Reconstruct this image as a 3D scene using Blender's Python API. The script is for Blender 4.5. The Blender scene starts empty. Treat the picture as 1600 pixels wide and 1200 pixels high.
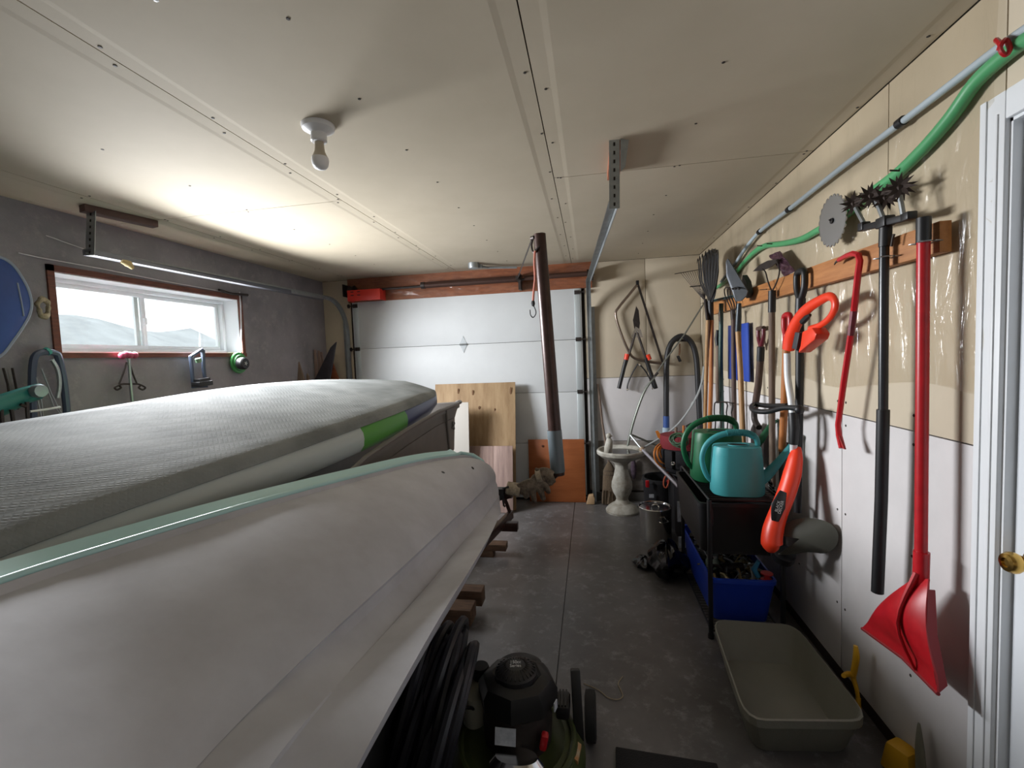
import bpy, bmesh, math, random
from mathutils import Vector, Matrix, noise
random.seed(7)
V = Vector; PI = math.pi
SC = bpy.context.scene; COL = SC.collection
# ------------------------------------------------------------------ camera
F = 713.78; H = 1.522; EYE = V((0, 0, H))
YAW, PITCH, ROLL = .1719, .0591, -.0392
_fw = V((-math.sin(YAW)*math.cos(PITCH), math.cos(YAW)*math.cos(PITCH), -math.sin(PITCH)))
_r0 = V((math.cos(YAW), math.sin(YAW), 0)); _u0 = _r0.cross(_fw)
_rt = _r0*math.cos(ROLL) + _u0*math.sin(ROLL); _up = _rt.cross(_fw)
cd = bpy.data.cameras.new('camera'); cam = bpy.data.objects.new('camera', cd); COL.objects.link(cam)
M = Matrix((_rt, _up, -_fw)).transposed().to_4x4(); M.translation = EYE
cam.matrix_world = M; cd.sensor_fit = 'HORIZONTAL'; cd.sensor_width = 36; cd.lens = 36*F/1600; cd.clip_start = .02
SC.camera = cam
vs = SC.view_settings; vs.view_transform = 'Standard'; vs.look = 'None'; vs.gamma = 1; vs.use_curve_mapping = False
vs.exposure = 1.12
# ------------------------------------------------------------------ world: bright overcast day
w = bpy.data.worlds.new('overcast_sky'); SC.world = w; w.use_nodes = True
bg = w.node_tree.nodes['Background']; bg.inputs[0].default_value = (.93, .965, 1, 1); bg.inputs[1].default_value = 1.0
# room dimensions
XR, XL, YB, YF, ZC = 1.077, -2.948, 4.765, -1.6, 2.445
WY0, WY1, WZ0, WZ1 = 2.13, 3.47, 1.66, 2.09      # window opening in the left wall
pl = bpy.data.lights.new('window_daylight', 'AREA'); pl.shape = 'RECTANGLE'; pl.size = WY1-WY0; pl.size_y = WZ1-WZ0
pl.cycles.is_portal = True
po = bpy.data.objects.new('window_daylight', pl); COL.objects.link(po)
po.location = (XL-.24, (WY0+WY1)/2, (WZ0+WZ1)/2); po.rotation_euler = (PI/2, 0, -PI/2)
# lamps inside the room
# daylight of the window, entering at the inner face of the opening
wd = bpy.data.lights.new('window_skylight', 'AREA'); wd.shape = 'RECTANGLE'; wd.size = WY1-WY0; wd.size_y = WZ1-WZ0
wd.energy = 56; wd.spread = 2.45; wd.color = (.95, .97, 1)
wo = bpy.data.objects.new('window_skylight', wd); COL.objects.link(wo); wo.visible_camera = False
wo.location = (XL+.03, (WY0+WY1)/2, (WZ0+WZ1)/2); wo.rotation_euler = (PI/2-.3, 0, -PI/2)
fl = bpy.data.lights.new('rear_fill_lamp', 'AREA'); fl.shape = 'RECTANGLE'; fl.size = 1.6; fl.size_y = 1.0  # unseen fill lamp added behind the camera, no opening there
fl.energy = 1.1; fl.color = (.93, .96, 1)
fo = bpy.data.objects.new('rear_fill_lamp', fl); COL.objects.link(fo)
fo.location = (-.6, YF+.1, 1.75); fo.rotation_euler = (PI/2+.35, 0, 0)

def AT(u, v, ax, val):
    """the point of a plane (x, y or z = val) in the line of sight of a photograph pixel"""
    d = _fw + _rt*((u-800)/F) - _up*((v-600)/F); i = 'xyz'.index(ax)
    return EYE + d*((val-EYE[i])/d[i])
def W(u, v, x=1.045): return AT(u, v, 'x', x)       # right wall
def K(u, v, y=4.73): return AT(u, v, 'y', y)        # back wall
def L(u, v, x=-2.92): return AT(u, v, 'x', x)       # left wall
# ------------------------------------------------------------------ materials
def lin(h):
    h = h.lstrip('#'); c = [int(h[i:i+2], 16)/255 for i in (0, 2, 4)]
    return tuple(x/12.92 if x <= .04045 else ((x+.055)/1.055)**2.4 for x in c) + (1,)
MATS = {}
def mat(name, col, rough=.6, metal=0, var=None, vs_=6, bump=0, bs=60, col2=None, stretch=None, spec=.5, alpha=None, trans=0, coat=0):
    if name in MATS: return MATS[name]
    m = bpy.data.materials.new(name); MATS[name] = m; m.use_nodes = True
    nt = m.node_tree; N = nt.nodes; Lk = nt.links; b = N['Principled BSDF']
    b.inputs['Base Color'].default_value = lin(col); b.inputs['Roughness'].default_value = rough
    b.inputs['Metallic'].default_value = metal; b.inputs['Specular IOR Level'].default_value = spec
    if coat: b.inputs['Coat Weight'].default_value = coat
    if trans: b.inputs['Transmission Weight'].default_value = trans
    tc = N.new('ShaderNodeTexCoord'); mp = N.new('ShaderNodeMapping'); Lk.new(tc.outputs['Object'], mp.inputs[0])
    if stretch: mp.inputs['Scale'].default_value = stretch
    if var or col2:
        n = N.new('ShaderNodeTexNoise'); n.inputs['Scale'].default_value = vs_; n.inputs['Detail'].default_value = 6; n.inputs['Roughness'].default_value = .62
        Lk.new(mp.outputs[0], n.inputs[0])
        r = N.new('ShaderNodeValToRGB'); r.color_ramp.elements[0].position = .34; r.color_ramp.elements[1].position = .68
        c = lin(col); v = var or 0
        r.color_ramp.elements[0].color = tuple(x*(1-v) for x in c[:3])+(1,) if not col2 else lin(col2)
        r.color_ramp.elements[1].color = c if col2 else tuple(min(1, x*(1+v)) for x in c[:3])+(1,)
        Lk.new(n.outputs['Fac'], r.inputs[0]); Lk.new(r.outputs[0], b.inputs['Base Color'])
    if bump:
        n2 = N.new('ShaderNodeTexNoise'); n2.inputs['Scale'].default_value = bs; n2.inputs['Detail'].default_value = 4
        Lk.new(mp.outputs[0], n2.inputs[0]); bp = N.new('ShaderNodeBump'); bp.inputs['Strength'].default_value = bump; bp.inputs['Distance'].default_value = .01
        Lk.new(n2.outputs['Fac'], bp.inputs['Height']); Lk.new(bp.outputs[0], b.inputs['Normal'])
    return m
black = mat('black_plastic', '17171a', .45, var=.2)
blackmat = mat('black_fabric', '131318', .85, bump=.3, bs=120)
steel = mat('galvanised_steel', '9ea3a5', .42, .75, var=.12, vs_=14)
chrome = mat('polished_steel', 'd8d8d8', .16, 1)
darksteel = mat('dark_steel', '3c3634', .5, .6, var=.25, vs_=20)
browniron = mat('brown_painted_iron', '3f2c28', .33, .3, var=.2, vs_=18)
white = mat('white_paint', 'dcdfe2', .45, var=.03, vs_=3)
wood = mat('pale_pine', 'b97f49', .6, col2='9a6233', vs_=5, stretch=(6, .6, 6), bump=.15, bs=40)
ash = mat('ash_handle', 'b58f63', .5, col2='8f6a42', vs_=8, stretch=(8, 8, .8))
greyash = mat('weathered_handle', '7d6a5b', .7, col2='5d4d42', vs_=9, stretch=(8, 8, .8))
darkash = mat('dark_handle', '5b4439', .65, col2='3d2d27', vs_=9, stretch=(8, 8, .8))
orangeash = mat('orange_handle', 'b9743a', .5, col2='9c5c2b', vs_=8, stretch=(8, 8, .8))
red = mat('red_paint', 'b01620', .35, var=.12, vs_=20)
orange = mat('orange_plastic', 'e03a1c', .38)
teal = mat('teal_plastic', '3f9aa0', .5, var=.06, vs_=4)
dgreen = mat('dark_green_plastic', '14603c', .45, var=.1)
green = mat('green_hose', '4f9a66', .4, var=.1)
pex = mat('grey_pipe', 'a7b2b8', .4)
yellow = mat('yellow_plastic', 'c7981c', .45, var=.08)
# ------------------------------------------------------------------ mesh builder
ORG = {}
class B:
    def __init__(s): s.bm = bmesh.new(); s.mi = 0
    def _f(s, vs):
        try:
            f = s.bm.faces.new(vs); f.material_index = s.mi; return f
        except ValueError: return None
    def box(s, c, d, R=None, taper=1):
        c = V(c); R = R or Matrix.Identity(3); vv = []
        for z in (-.5, .5):
            t = taper if z > 0 else 1
            for x, y in ((-.5, -.5), (.5, -.5), (.5, .5), (-.5, .5)):
                vv.append(s.bm.verts.new(c + R @ V((x*d[0]*t, y*d[1]*t, z*d[2]))))
        for q in ((3, 2, 1, 0), (4, 5, 6, 7), (0, 1, 5, 4), (1, 2, 6, 5), (2, 3, 7, 6), (3, 0, 4, 7)): s._f([vv[i] for i in q])
        return s
    def b2(s, a, b):
        a = V(a); b = V(b); return s.box((a+b)/2, [abs(x) for x in (b-a)])
    def beam(s, a, b, wd, th, up=(0, 0, 1)):
        a = V(a); b = V(b); z = (b-a).normalized(); x = V(up).cross(z)
        if x.length < 1e-3: x = V((1, 0, 0)).cross(z)
        x.normalize(); y = z.cross(x)
        return s.box((a+b)/2, (wd, th, (b-a).length), Matrix((x, y, z)).transposed())
    def rings(s, rs, cyc=True, cap=True, closed=False):
        vr = [[s.bm.verts.new(p) for p in r] for r in rs]; n = len(vr[0])
        for i in range(len(vr) - (0 if closed else 1)):
            a = vr[i]; b = vr[(i+1) % len(vr)]
            for j in range(n if cyc else n-1): s._f((a[j], a[(j+1) % n], b[(j+1) % n], b[j]))
        if cap and cyc and not closed: s._f(vr[0][::-1]); s._f(vr[-1])
        return s
    def tube(s, pts, r, n=8, smooth=0, closed=False, flat=1, up=None):
        pts = [V(p) for p in pts]
        if smooth: pts = spline(pts, smooth, closed)
        m = len(pts); rr = r if isinstance(r, (list, tuple)) else None
        rs = []; prev = None
        for i, p in enumerate(pts):
            if closed: t = pts[(i+1) % m]-pts[i-1]
            else: t = pts[min(i+1, m-1)]-pts[max(i-1, 0)]
            t.normalize()
            if up is not None: x = V(up).cross(t)
            elif prev is None: x = t.orthogonal()
            else: x = prev - t*prev.dot(t)
            if x.length < 1e-5: x = t.orthogonal()
            x.normalize(); prev = x; y = t.cross(x)
            q = r if not rr else rr[0] if len(rr) == 1 else interp(rr, i/(m-1))
            rs.append([p + x*(q*math.cos(a)) + y*(q*flat*math.sin(a)) for a in [2*PI*k/n for k in range(n)]])
        return s.rings(rs, closed=closed)
    def lathe(s, prof, c, n=24, R=None, sy=1, open_=False):
        c = V(c); R = R or Matrix.Identity(3); rs = []
        for r, z in prof: rs.append([c + R @ V((max(r, .0004)*math.cos(2*PI*k/n), max(r, .0004)*sy*math.sin(2*PI*k/n), z)) for k in range(n)])
        return s.rings(rs, cap=not open_)
    def prism(s, poly, off):
        off = V(off); a = [s.bm.verts.new(V(p)) for p in poly]; b = [s.bm.verts.new(V(p)+off) for p in poly]; n = len(a)
        s._f(a[::-1]); s._f(b)
        for i in range(n): s._f((a[i], a[(i+1) % n], b[(i+1) % n], b[i]))
        return s
    def grid(s, nu, nv, fn):
        g = [[s.bm.verts.new(fn(i/nu, j/nv)) for j in range(nv+1)] for i in range(nu+1)]
        for i in range(nu):
            for j in range(nv): s._f((g[i][j], g[i+1][j], g[i+1][j+1], g[i][j+1]))
        return s
    def ball(s, c, r, n=12, R=None):
        r = (r, r, r) if isinstance(r, (int, float)) else r; R = R or Matrix.Identity(3); c = V(c); rs = []
        for i in range(n//2+1):
            a = PI*i/(n//2); q = max(math.sin(a), .002)
            rs.append([c + R @ V((r[0]*q*math.cos(2*PI*k/n), r[1]*q*math.sin(2*PI*k/n), -r[2]*math.cos(a))) for k in range(n)])
        return s.rings(rs)
    def build(s, name, m, parent=None, sharp=38, bevel=0, solid=0, remesh=0, sub=0):
        bmesh.ops.recalc_face_normals(s.bm, faces=s.bm.faces)
        me = bpy.data.meshes.new(name)
        org = ORG.get(parent.name, V((0, 0, 0))) if parent else None
        if parent is None:
            xs = [v.co for v in s.bm.verts]
            org = V(((min(p.x for p in xs)+max(p.x for p in xs))/2, (min(p.y for p in xs)+max(p.y for p in xs))/2, min(p.z for p in xs)))
        bmesh.ops.translate(s.bm, verts=s.bm.verts, vec=-org)
        s.bm.to_mesh(me); s.bm.free()
        for x in (m if isinstance(m, (list, tuple)) else [m]): me.materials.append(x)
        o = bpy.data.objects.new(name, me); COL.objects.link(o)
        if remesh or bevel or solid or sub:
            if solid: k = o.modifiers.new('s', 'SOLIDIFY'); k.thickness = solid; k.offset = 0
            if remesh:
                k = o.modifiers.new('r', 'REMESH'); k.mode = 'VOXEL'; k.voxel_size = remesh; k.use_smooth_shade = True
                k = o.modifiers.new('q', 'SMOOTH'); k.iterations = 4; k.factor = .5
            if bevel: k = o.modifiers.new('b', 'BEVEL'); k.width = bevel; k.segments = 2; k.limit_method = 'ANGLE'; k.angle_limit = .6
            if sub: k = o.modifiers.new('u', 'SUBSURF'); k.levels = k.render_levels = sub
            dg = bpy.context.evaluated_depsgraph_get(); me2 = bpy.data.meshes.new_from_object(o.evaluated_get(dg)); o.modifiers.clear(); o.data = me2
            me2.name = name; me = me2
        for f in me.polygons: f.use_smooth = True
        if not remesh: me.set_sharp_from_angle(angle=math.radians(sharp))
        if parent: o.parent = parent; ORG[o.name] = org
        else: o.location = org; ORG[o.name] = org
        return o
def interp(a, t):
    f = t*(len(a)-1); i = min(int(f), len(a)-2); return a[i]+(a[i+1]-a[i])*(f-i)
def spline(P, k, closed=False):
    n = len(P); out = []
    for i in range(n if closed else n-1):
        g = (lambda j: P[j % n]) if closed else (lambda j: P[max(0, min(n-1, j))])
        p0, p1, p2, p3 = g(i-1), g(i), g(i+1), g(i+2)
        for q in range(k):
            t = q/k; out.append(.5*((2*p1)+(p2-p0)*t+(2*p0-5*p1+4*p2-p3)*t*t+(3*p1-p0-3*p2+p3)*t**3))
    if not closed: out.append(P[-1])
    return out
def tag(o, label, cat, group=None, kind=None):
    o['label'] = label; o['category'] = cat
    if group: o['group'] = group
    if kind: o['kind'] = kind
    return o
def thing(name, label, cat, loc, group=None):
    o = bpy.data.objects.new(name, None); COL.objects.link(o); o.location = loc; o.empty_display_size = .05
    ORG[o.name] = V(loc); return tag(o, label, cat, group)
def struct(o, label=None):
    o['kind'] = 'structure'
    if label: o['label'] = label
    return o
def dup(o, parent):
    c = o.copy(); COL.objects.link(c); c.parent = parent; return c
def text(name, s_, size, R, loc, m, parent):
    cu = bpy.data.curves.new(name, 'FONT'); cu.body = s_; cu.size = size; cu.align_x = 'CENTER'; cu.align_y = 'CENTER'; cu.extrude = .0004; cu.space_line = .85
    t = bpy.data.objects.new('t', cu); COL.objects.link(t); dg = bpy.context.evaluated_depsgraph_get()
    me = bpy.data.meshes.new_from_object(t.evaluated_get(dg)); bpy.data.objects.remove(t)
    MM = R.to_4x4(); MM.translation = V(loc)-ORG[parent.name]; me.transform(MM); me.materials.clear(); me.materials.append(m)
    o = bpy.data.objects.new(name, me); COL.objects.link(o); o.parent = parent; ORG[o.name] = ORG[parent.name]; return o
def frame3(x, y): x = V(x).normalized(); z = x.cross(V(y)).normalized(); y = z.cross(x); return Matrix((x, y, z)).transposed()

#@@ROOM
# ================================================================== ROOM
def concrete(name, c1, c2, c3, rough, sc=1.6, bumps=.25):
    m = bpy.data.materials.new(name); MATS[name] = m; m.use_nodes = True; nt = m.node_tree; N = nt.nodes; Lk = nt.links; b = N['Principled BSDF']
    tc = N.new('ShaderNodeTexCoord')
    n1 = N.new('ShaderNodeTexNoise'); n1.inputs['Scale'].default_value = sc; n1.inputs['Detail'].default_value = 8; n1.inputs['Roughness'].default_value = .65
    n2 = N.new('ShaderNodeTexNoise'); n2.inputs['Scale'].default_value = sc*7; n2.inputs['Detail'].default_value = 9; n2.inputs['Roughness'].default_value = .75
    for n in (n1, n2): Lk.new(tc.outputs['Object'], n.inputs[0])
    r = N.new('ShaderNodeValToRGB'); r.color_ramp.elements[0].position = .35; r.color_ramp.elements[0].color = lin(c1); r.color_ramp.elements[1].position = .66; r.color_ramp.elements[1].color = lin(c2)
    Lk.new(n1.outputs[0], r.inputs[0])
    r2 = N.new('ShaderNodeValToRGB'); r2.color_ramp.elements[0].position = .53; r2.color_ramp.elements[1].position = .70; r2.color_ramp.elements[0].color = (0, 0, 0, 1); r2.color_ramp.elements[1].color = (.55, .55, .55, 1)
    Lk.new(n2.outputs[0], r2.inputs[0]); mx = N.new('ShaderNodeMix'); mx.data_type = 'RGBA'; Lk.new(r2.outputs[0], mx.inputs[0]); Lk.new(r.outputs[0], mx.inputs[6]); mx.inputs[7].default_value = lin(c3)
    Lk.new(mx.outputs[2], b.inputs['Base Color']); b.inputs['Roughness'].default_value = rough
    bp = N.new('ShaderNodeBump'); bp.inputs['Strength'].default_value = bumps; bp.inputs['Distance'].default_value = .01; Lk.new(n2.outputs[0], bp.inputs['Height']); Lk.new(bp.outputs[0], b.inputs['Normal'])
    return m
floor_m = concrete('floor_concrete', '504d4c', '6c6a6a', '9a9a9c', .33, 1.5, .06)
wallc_m = concrete('wall_concrete', '7c7a80', '98949a', 'a5a1a2', .85, 1.3, .45)
drywall = mat('bare_drywall', 'c0b49f', .8, var=.05, vs_=2.2)
drywall_c = mat('ceiling_drywall', 'c2b7a3', .8, col2='b5aa95', vs_=.9)
whiteboard = mat('white_painted_board', 'c6c3c3', .6, var=.07, vs_=2)
seam = mat('dark_seam', '2a241f', .9)
nailm = mat('screw_head', '2e2823', .7)
# floor with a saw-cut joint
b = B(); jx = -.20
b.b2((XL-.25, YF-.2, -.1), (jx-.003, YB+.15, 0)); b.b2((jx+.003, YF-.2, -.1), (XR+.2, YB+.15, 0)); b.b2((jx-.003, YF-.2, -.1), (jx+.003, YB+.15, -.012))
fl_o = struct(b.build('floor', floor_m), 'grey stained concrete floor')
# ceiling
ceil = struct(B().b2((XL-.25, YF-.2, ZC+.013), (XR+.2, YB+.15, ZC+.1)).build('ceiling', seam), 'drywall ceiling')
j = [XL, -2.575, -1.3659, -.162, XR]
def panel(x0, x1, y0, y1):
    g = .0022; xs = [x0+g, x0+.055, x0+.075, x1-.075, x1-.055, x1-g]; dz = [.002, .0014, 0, 0, .0014, .002]
    x0e = x0 < XL+.01; x1e = x1 > XR-.01
    b = B(); rs = []
    for y in (y0+g, y1-g):
        rs.append([V((x, y, ZC+d)) for x, d in zip(xs, dz)] + [V((x1-g, y, ZC+.014)), V((x0+g, y, ZC+.014))])
    return b.rings(rs).build('drywall_panel', drywall_c, ceil, sharp=1)
spans = [(0, 1, (YF, .0, 2.4558, YB)), (1, 2, (YF, .0, 2.4558, YB)), (2, 3, (YF, -.9, YB)), (3, 4, (YF, .0, 2.4558, YB))]
screwb = B().lathe([(.006, 0), (.0055, -.0015), (.002, -.0018)], (0, 0, 0), 6)
sc0 = None
for a, c, ys in spans:
    for y0, y1 in zip(ys, ys[1:]):
        if y0 < -.5 and y1 < .3 and y1 > -.5: pass
        p = panel(j[a], j[c], y0, y1)
        xs = [j[a]+.025, (j[a]+j[c])/2, j[c]-.025] if c-a == 1 and j[c]-j[a] > .6 else [j[c]-.025]
        yy = y0+.02
        while yy < y1:
            for x in xs:
                if yy < .5: continue
                loc = V((x+random.uniform(-.015, .015), yy+random.uniform(-.02, .02), ZC+(.0016 if x != xs[len(xs)//2] else 0)))
                if sc0 is None: sc0 = screwb.build('screw', nailm, p); o = sc0
                else: o = sc0.copy(); COL.objects.link(o); o.parent = p
                o.location = loc
            yy += .405
dent = B()
for k in range(7):
    q = V((-1.02+random.uniform(-.03, .03), 1.02+random.uniform(-.02, .02), ZC-.001)); dent.ball(q, (.008, .006, .002), 6)
dent.build('torn_paper_spot', white, ceil)
# left wall with window opening
def wall_x(name, x0, x1, ya, yb, hole, m):
    b = B(); y0, y1, z0, z1 = hole
    b.b2((x0, ya, 0), (x1, y0, ZC+.014)); b.b2((x0, y1, 0), (x1, yb, ZC+.014)); b.b2((x0, y0, 0), (x1, y1, z0)); b.b2((x0, y0, z1), (x1, y1, ZC+.014))
    return b.build(name, m)
OY0, OY1, OZ0, OZ1 = 2.085, 3.52, 1.615, 2.135
wl = struct(wall_x('wall_left', XL-.2, XL, YF-.2, YB+.15, (OY0, OY1, OZ0, OZ1), wallc_m), 'rough grey concrete wall with a slider window')
wb = B()
for z in (.62, 1.23): wb.b2((XL, YF, z-.002), (XL+.002, YB, z+.002))
# right wall: boards on it
wr = B(); DY0, DY1, DZ = .55, 1.425, 2.10
wr.b2((XR+.012, DY1, 0), (XR+.15, YB+.15, ZC+.014)); wr.b2((XR+.012, YF-.2, 0), (XR+.15, DY0, ZC+.014)); wr.b2((XR+.012, DY0, DZ), (XR+.15, DY1, ZC+.014))
wr = struct(wr.build('wall_right', seam), 'right-hand stud wall lined with boards')
g = .002
def rboard(nm, y0, y1, z0, z1, m, par=wr): return B().b2((XR, y0+g, z0+g), (XR+.0125, y1-g, z1-g)).build(nm, m, par, bevel=.001)
for y0, y1 in ((DY1, 2.20), (2.20, YB)): rboard('white_board', y0, y1, .055, 1.216, whiteboard)
for y0, y1 in ((DY1, 1.9), (1.9, YB)): rboard('bare_board', y0, y1, 1.216, ZC, drywall)
rboard('white_board', YF, DY0, .055, 1.216, whiteboard); rboard('bare_board', YF, DY0, 1.216, ZC, drywall); rboard('bare_board', DY0, DY1, DZ, ZC, drywall)
o = B().b2((XR+.002, DY1, 0), (XR+.012, YB, .056)).build('bottom_plate', mat('old_wood', '2c201b', .8), wr)
scr = None
for z in (.35, .78, 1.17, 1.27):
    for y in (2.17, 2.235, 1.75, 2.62, 3.05, 3.5, 4.0):
        b_ = B().lathe([(.006, 0), (.004, .002)], (0, 0, 0), 6, Matrix.Rotation(-PI/2, 3, 'Y'))
        if scr is None: scr = b_.build('screw', nailm, wr); o = scr
        else: b_.bm.free(); o = scr.copy(); COL.objects.link(o); o.parent = wr
        o.location = V((XR, y, z))
# back wall
GX0, GX1, GZ = -2.62, -.045, 2.215
bk = B(); bk.b2((XL-.2, YB+.012, 0), (GX0, YB+.12, ZC+.014)); bk.b2((GX1-.0, YB+.012, 0), (XR+.15, YB+.12, ZC+.014)); bk.b2((GX0, YB+.012, GZ), (GX1, YB+.12, ZC+.014))
bk = struct(bk.build('wall_back', seam), 'back wall round the overhead garage door')
def bboard(nm, x0, x1, z0, z1, m): return B().b2((x0+g, YB, z0+g), (x1-g, YB+.0125, z1-g)).build(nm, m, bk, bevel=.001)
bboard('bare_board', GX1+.0, .56, 1.27, ZC, drywall); bboard('bare_board', .56, XR, 1.27, ZC, drywall)
grubby = mat('grubby_board', '8d8680', .7, col2='5e5750', vs_=7)
bboard('white_board', GX1+.0, XR, .62, 1.27, whiteboard); bboard('grubby_board', GX1+.0, XR, .10, .62, grubby)
bboard('bare_board', XL, GX0, .0, ZC, drywall)
B().b2((GX1+.06, YB-.03, 0), (XR, YB+.01, .085)).build('bottom_plate', mat('grey_sill', '4d4a47', .8), bk)
osb = mat('red_plywood', 'a0603f', .55, col2='7c452c', vs_=9, stretch=(1, 1, 5), bump=.1)
B().b2((GX0, YB-.04, 2.19), (GX1+.08, YB+.01, ZC)).build('door_header', osb, bk)
struct(B().b2((XL-.2, YF-.2, 0), (XR+.2, YF-.08, ZC+.014)).build('wall_front', drywall), 'plain board wall behind the camera')
# polythene film over the upper right wall
def facing(N, Lk, lo, hi):
    lw = N.new('ShaderNodeLayerWeight'); lw.inputs[0].default_value = .5; p = N.new('ShaderNodeMath'); p.operation = 'POWER'; p.inputs[1].default_value = 4
    a = N.new('ShaderNodeMath'); a.operation = 'MULTIPLY_ADD'; a.inputs[1].default_value = hi; a.inputs[2].default_value = lo
    Lk.new(lw.outputs['Facing'], p.inputs[0]); Lk.new(p.outputs[0], a.inputs[0]); return a
def film_mat():
    m = bpy.data.materials.new('clear_polythene'); m.use_nodes = True; N = m.node_tree.nodes; Lk = m.node_tree.links; N.clear()
    out = N.new('ShaderNodeOutputMaterial'); mx = N.new('ShaderNodeMixShader'); t = N.new('ShaderNodeBsdfTransparent'); gl = N.new('ShaderNodeBsdfGlossy')
    t.inputs[0].default_value = (.93, .91, .87, 1); gl.inputs['Roughness'].default_value = .16; fr = facing(N, Lk, .05, .6); gl.inputs[0].default_value = (.9, .9, .9, 1)
    tc = N.new('ShaderNodeTexCoord'); n = N.new('ShaderNodeTexNoise'); mp = N.new('ShaderNodeMapping'); mp.inputs['Scale'].default_value = (1, 4, 1.1)
    n.inputs['Scale'].default_value = 5; n.inputs['Detail'].default_value = 5; n.inputs['Distortion'].default_value = .8
    bp = N.new('ShaderNodeBump'); bp.inputs['Strength'].default_value = .7; bp.inputs['Distance'].default_value = .02
    Lk.new(tc.outputs['Object'], mp.inputs[0]); Lk.new(mp.outputs[0], n.inputs[0]); Lk.new(n.outputs[0], bp.inputs['Height']); Lk.new(bp.outputs[0], gl.inputs['Normal'])
    Lk.new(fr.outputs[0], mx.inputs[0]); Lk.new(t.outputs[0], mx.inputs[1]); Lk.new(gl.outputs[0], mx.inputs[2]); Lk.new(mx.outputs[0], out.inputs[0]); return m
film = film_mat()
def fold(y, z):
    s = 0
    for yy, zz, a in ((1.55, 1.9, .5), (2.15, 1.9, .9), (2.9, 1.9, .7), (3.6, 2.0, .6), (4.3, 1.95, .5)):
        dy = y-yy; dz = z-zz; r = math.hypot(dy, dz)
        if r > .02: s += a*.006*math.cos(math.atan2(dy, dz)*14+yy*9)*math.exp(-r*2.2)*min(1, r*9)
    return s + .008*noise.noise(V((y*5, z*1.2, 3))) + .004*noise.noise(V((y*14, z*3, 7)))
b = B().grid(150, 60, lambda u, v: V((XR-.016+fold(1.435+u*3.2, 1.36+v*(ZC-1.365)), 1.435+u*3.2, 1.36+.05*(1-v)*noise.noise(V((u*6, 0, 0)))-.0+v*(ZC-1.365))))
tag(b.build('plastic_sheet', film), 'clear wrinkled plastic sheet stapled over the bare boards above the tool rail', 'plastic sheet')
b = B().grid(140, 14, lambda u, v: V((GX0+.02+u*(GX1-GX0+.04), YB-.055+.007*noise.noise(V((u*30, v*2, 1)))+.008*noise.noise(V((u*11+v*2, v*3, 5))), 2.185+v*(ZC-2.19))))
tag(b.build('plastic_sheet', film), 'clear crinkled plastic sheet over the plywood header above the garage door', 'plastic sheet')
# ---- window
rough = mat('rough_red_wood', '7c4a3a', .7, col2='5a3a33', vs_=10, stretch=(3, 1, 6), bump=.2)
vinyl = mat('white_vinyl', 'dfe3e6', .35)
win = B(); t = .045
for a, b_ in (((XL-.2, OY0, OZ1-.035), (XL+.012, OY1, OZ1)), ((XL-.2, OY0, OZ0), (XL+.012, OY0+.035, OZ1)), ((XL-.2, OY1-.035, OZ0), (XL+.012, OY1, OZ1)), ((XL-.2, OY0, OZ0), (XL+.02, OY1, OZ0+.03))): win.b2(a, b_)
win = struct(win.build('window_1', rough), 'wide slider window with a rough red timber surround')
y0, y1, z0, z1 = OY0+.036, OY1-.036, OZ0+.031, OZ1-.036; X = XL-.14
def ringbox(b, y0, y1, z0, z1, x0, x1, t):
    b.b2((x0, y0, z0), (x1, y1, z0+t)); b.b2((x0, y0, z1-t), (x1, y1, z1)); b.b2((x0, y0, z0+t), (x1, y0+t, z1-t)); b.b2((x0, y1-t, z0+t), (x1, y1, z1-t)); return b
lb = B(); lb.b2((XL-.14, y0, z1-.004), (XL-.005, y1, z1)); lb.b2((XL-.14, y0, z0), (XL-.005, y1, z0+.006)); lb.b2((XL-.14, y0, z0), (XL-.005, y0+.004, z1)); lb.b2((XL-.14, y1-.004, z0), (XL-.005, y1, z1)); lb.build('liner', vinyl, win)
ringbox(B(), y0, y1, z0, z1, X-.05, X, .03).build('window_frame', vinyl, win, bevel=.003)
def glass_mat():
    m = bpy.data.materials.new('pane_glass'); m.use_nodes = True; N = m.node_tree.nodes; Lk = m.node_tree.links; N.clear()
    out = N.new('ShaderNodeOutputMaterial'); mx = N.new('ShaderNodeMixShader'); t = N.new('ShaderNodeBsdfTransparent'); gl = N.new('ShaderNodeBsdfGlossy'); gl.inputs['Roughness'].default_value = .02
    t.inputs[0].default_value = (.94, .96, .95, 1); fr = facing(N, Lk, .04, .5); Lk.new(fr.outputs[0], mx.inputs[0]); Lk.new(t.outputs[0], mx.inputs[1]); Lk.new(gl.outputs[0], mx.inputs[2]); Lk.new(mx.outputs[0], out.inputs[0]); return m
glass = glass_mat(); ym = (y0+y1)/2-.05
for a, c, xx in ((y0+.03, ym+.03, X-.012), (ym-.03, y1-.03, X-.034)):
    s = ringbox(B(), a, c, z0+.03, z1-.03, xx-.02, xx, .028).build('sash', vinyl, win, bevel=.002)
    B().b2((xx-.012, a+.02, z0+.05), (xx-.009, c-.02, z1-.05)).build('pane', glass, s)
s = B().b2((X-.013, ym+.004, (z0+z1)/2-.02), (X+.006, ym+.022, (z0+z1)/2+.025)).build('latch', white, win, bevel=.002)
hill = B().grid(40, 6, lambda u, v: V((-60-v*25, -30+u*150, -1+v*(9+3*noise.noise(V((u*9, 0, 2)))+(2.5 if .2 < u < .8 else 0)))))
hb = hill.build('distant_hill', mat('snowy_hill', 'a9adb0', .9, var=.15, vs_=.2)); struct(hb, 'pale hill far outside the window')
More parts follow.
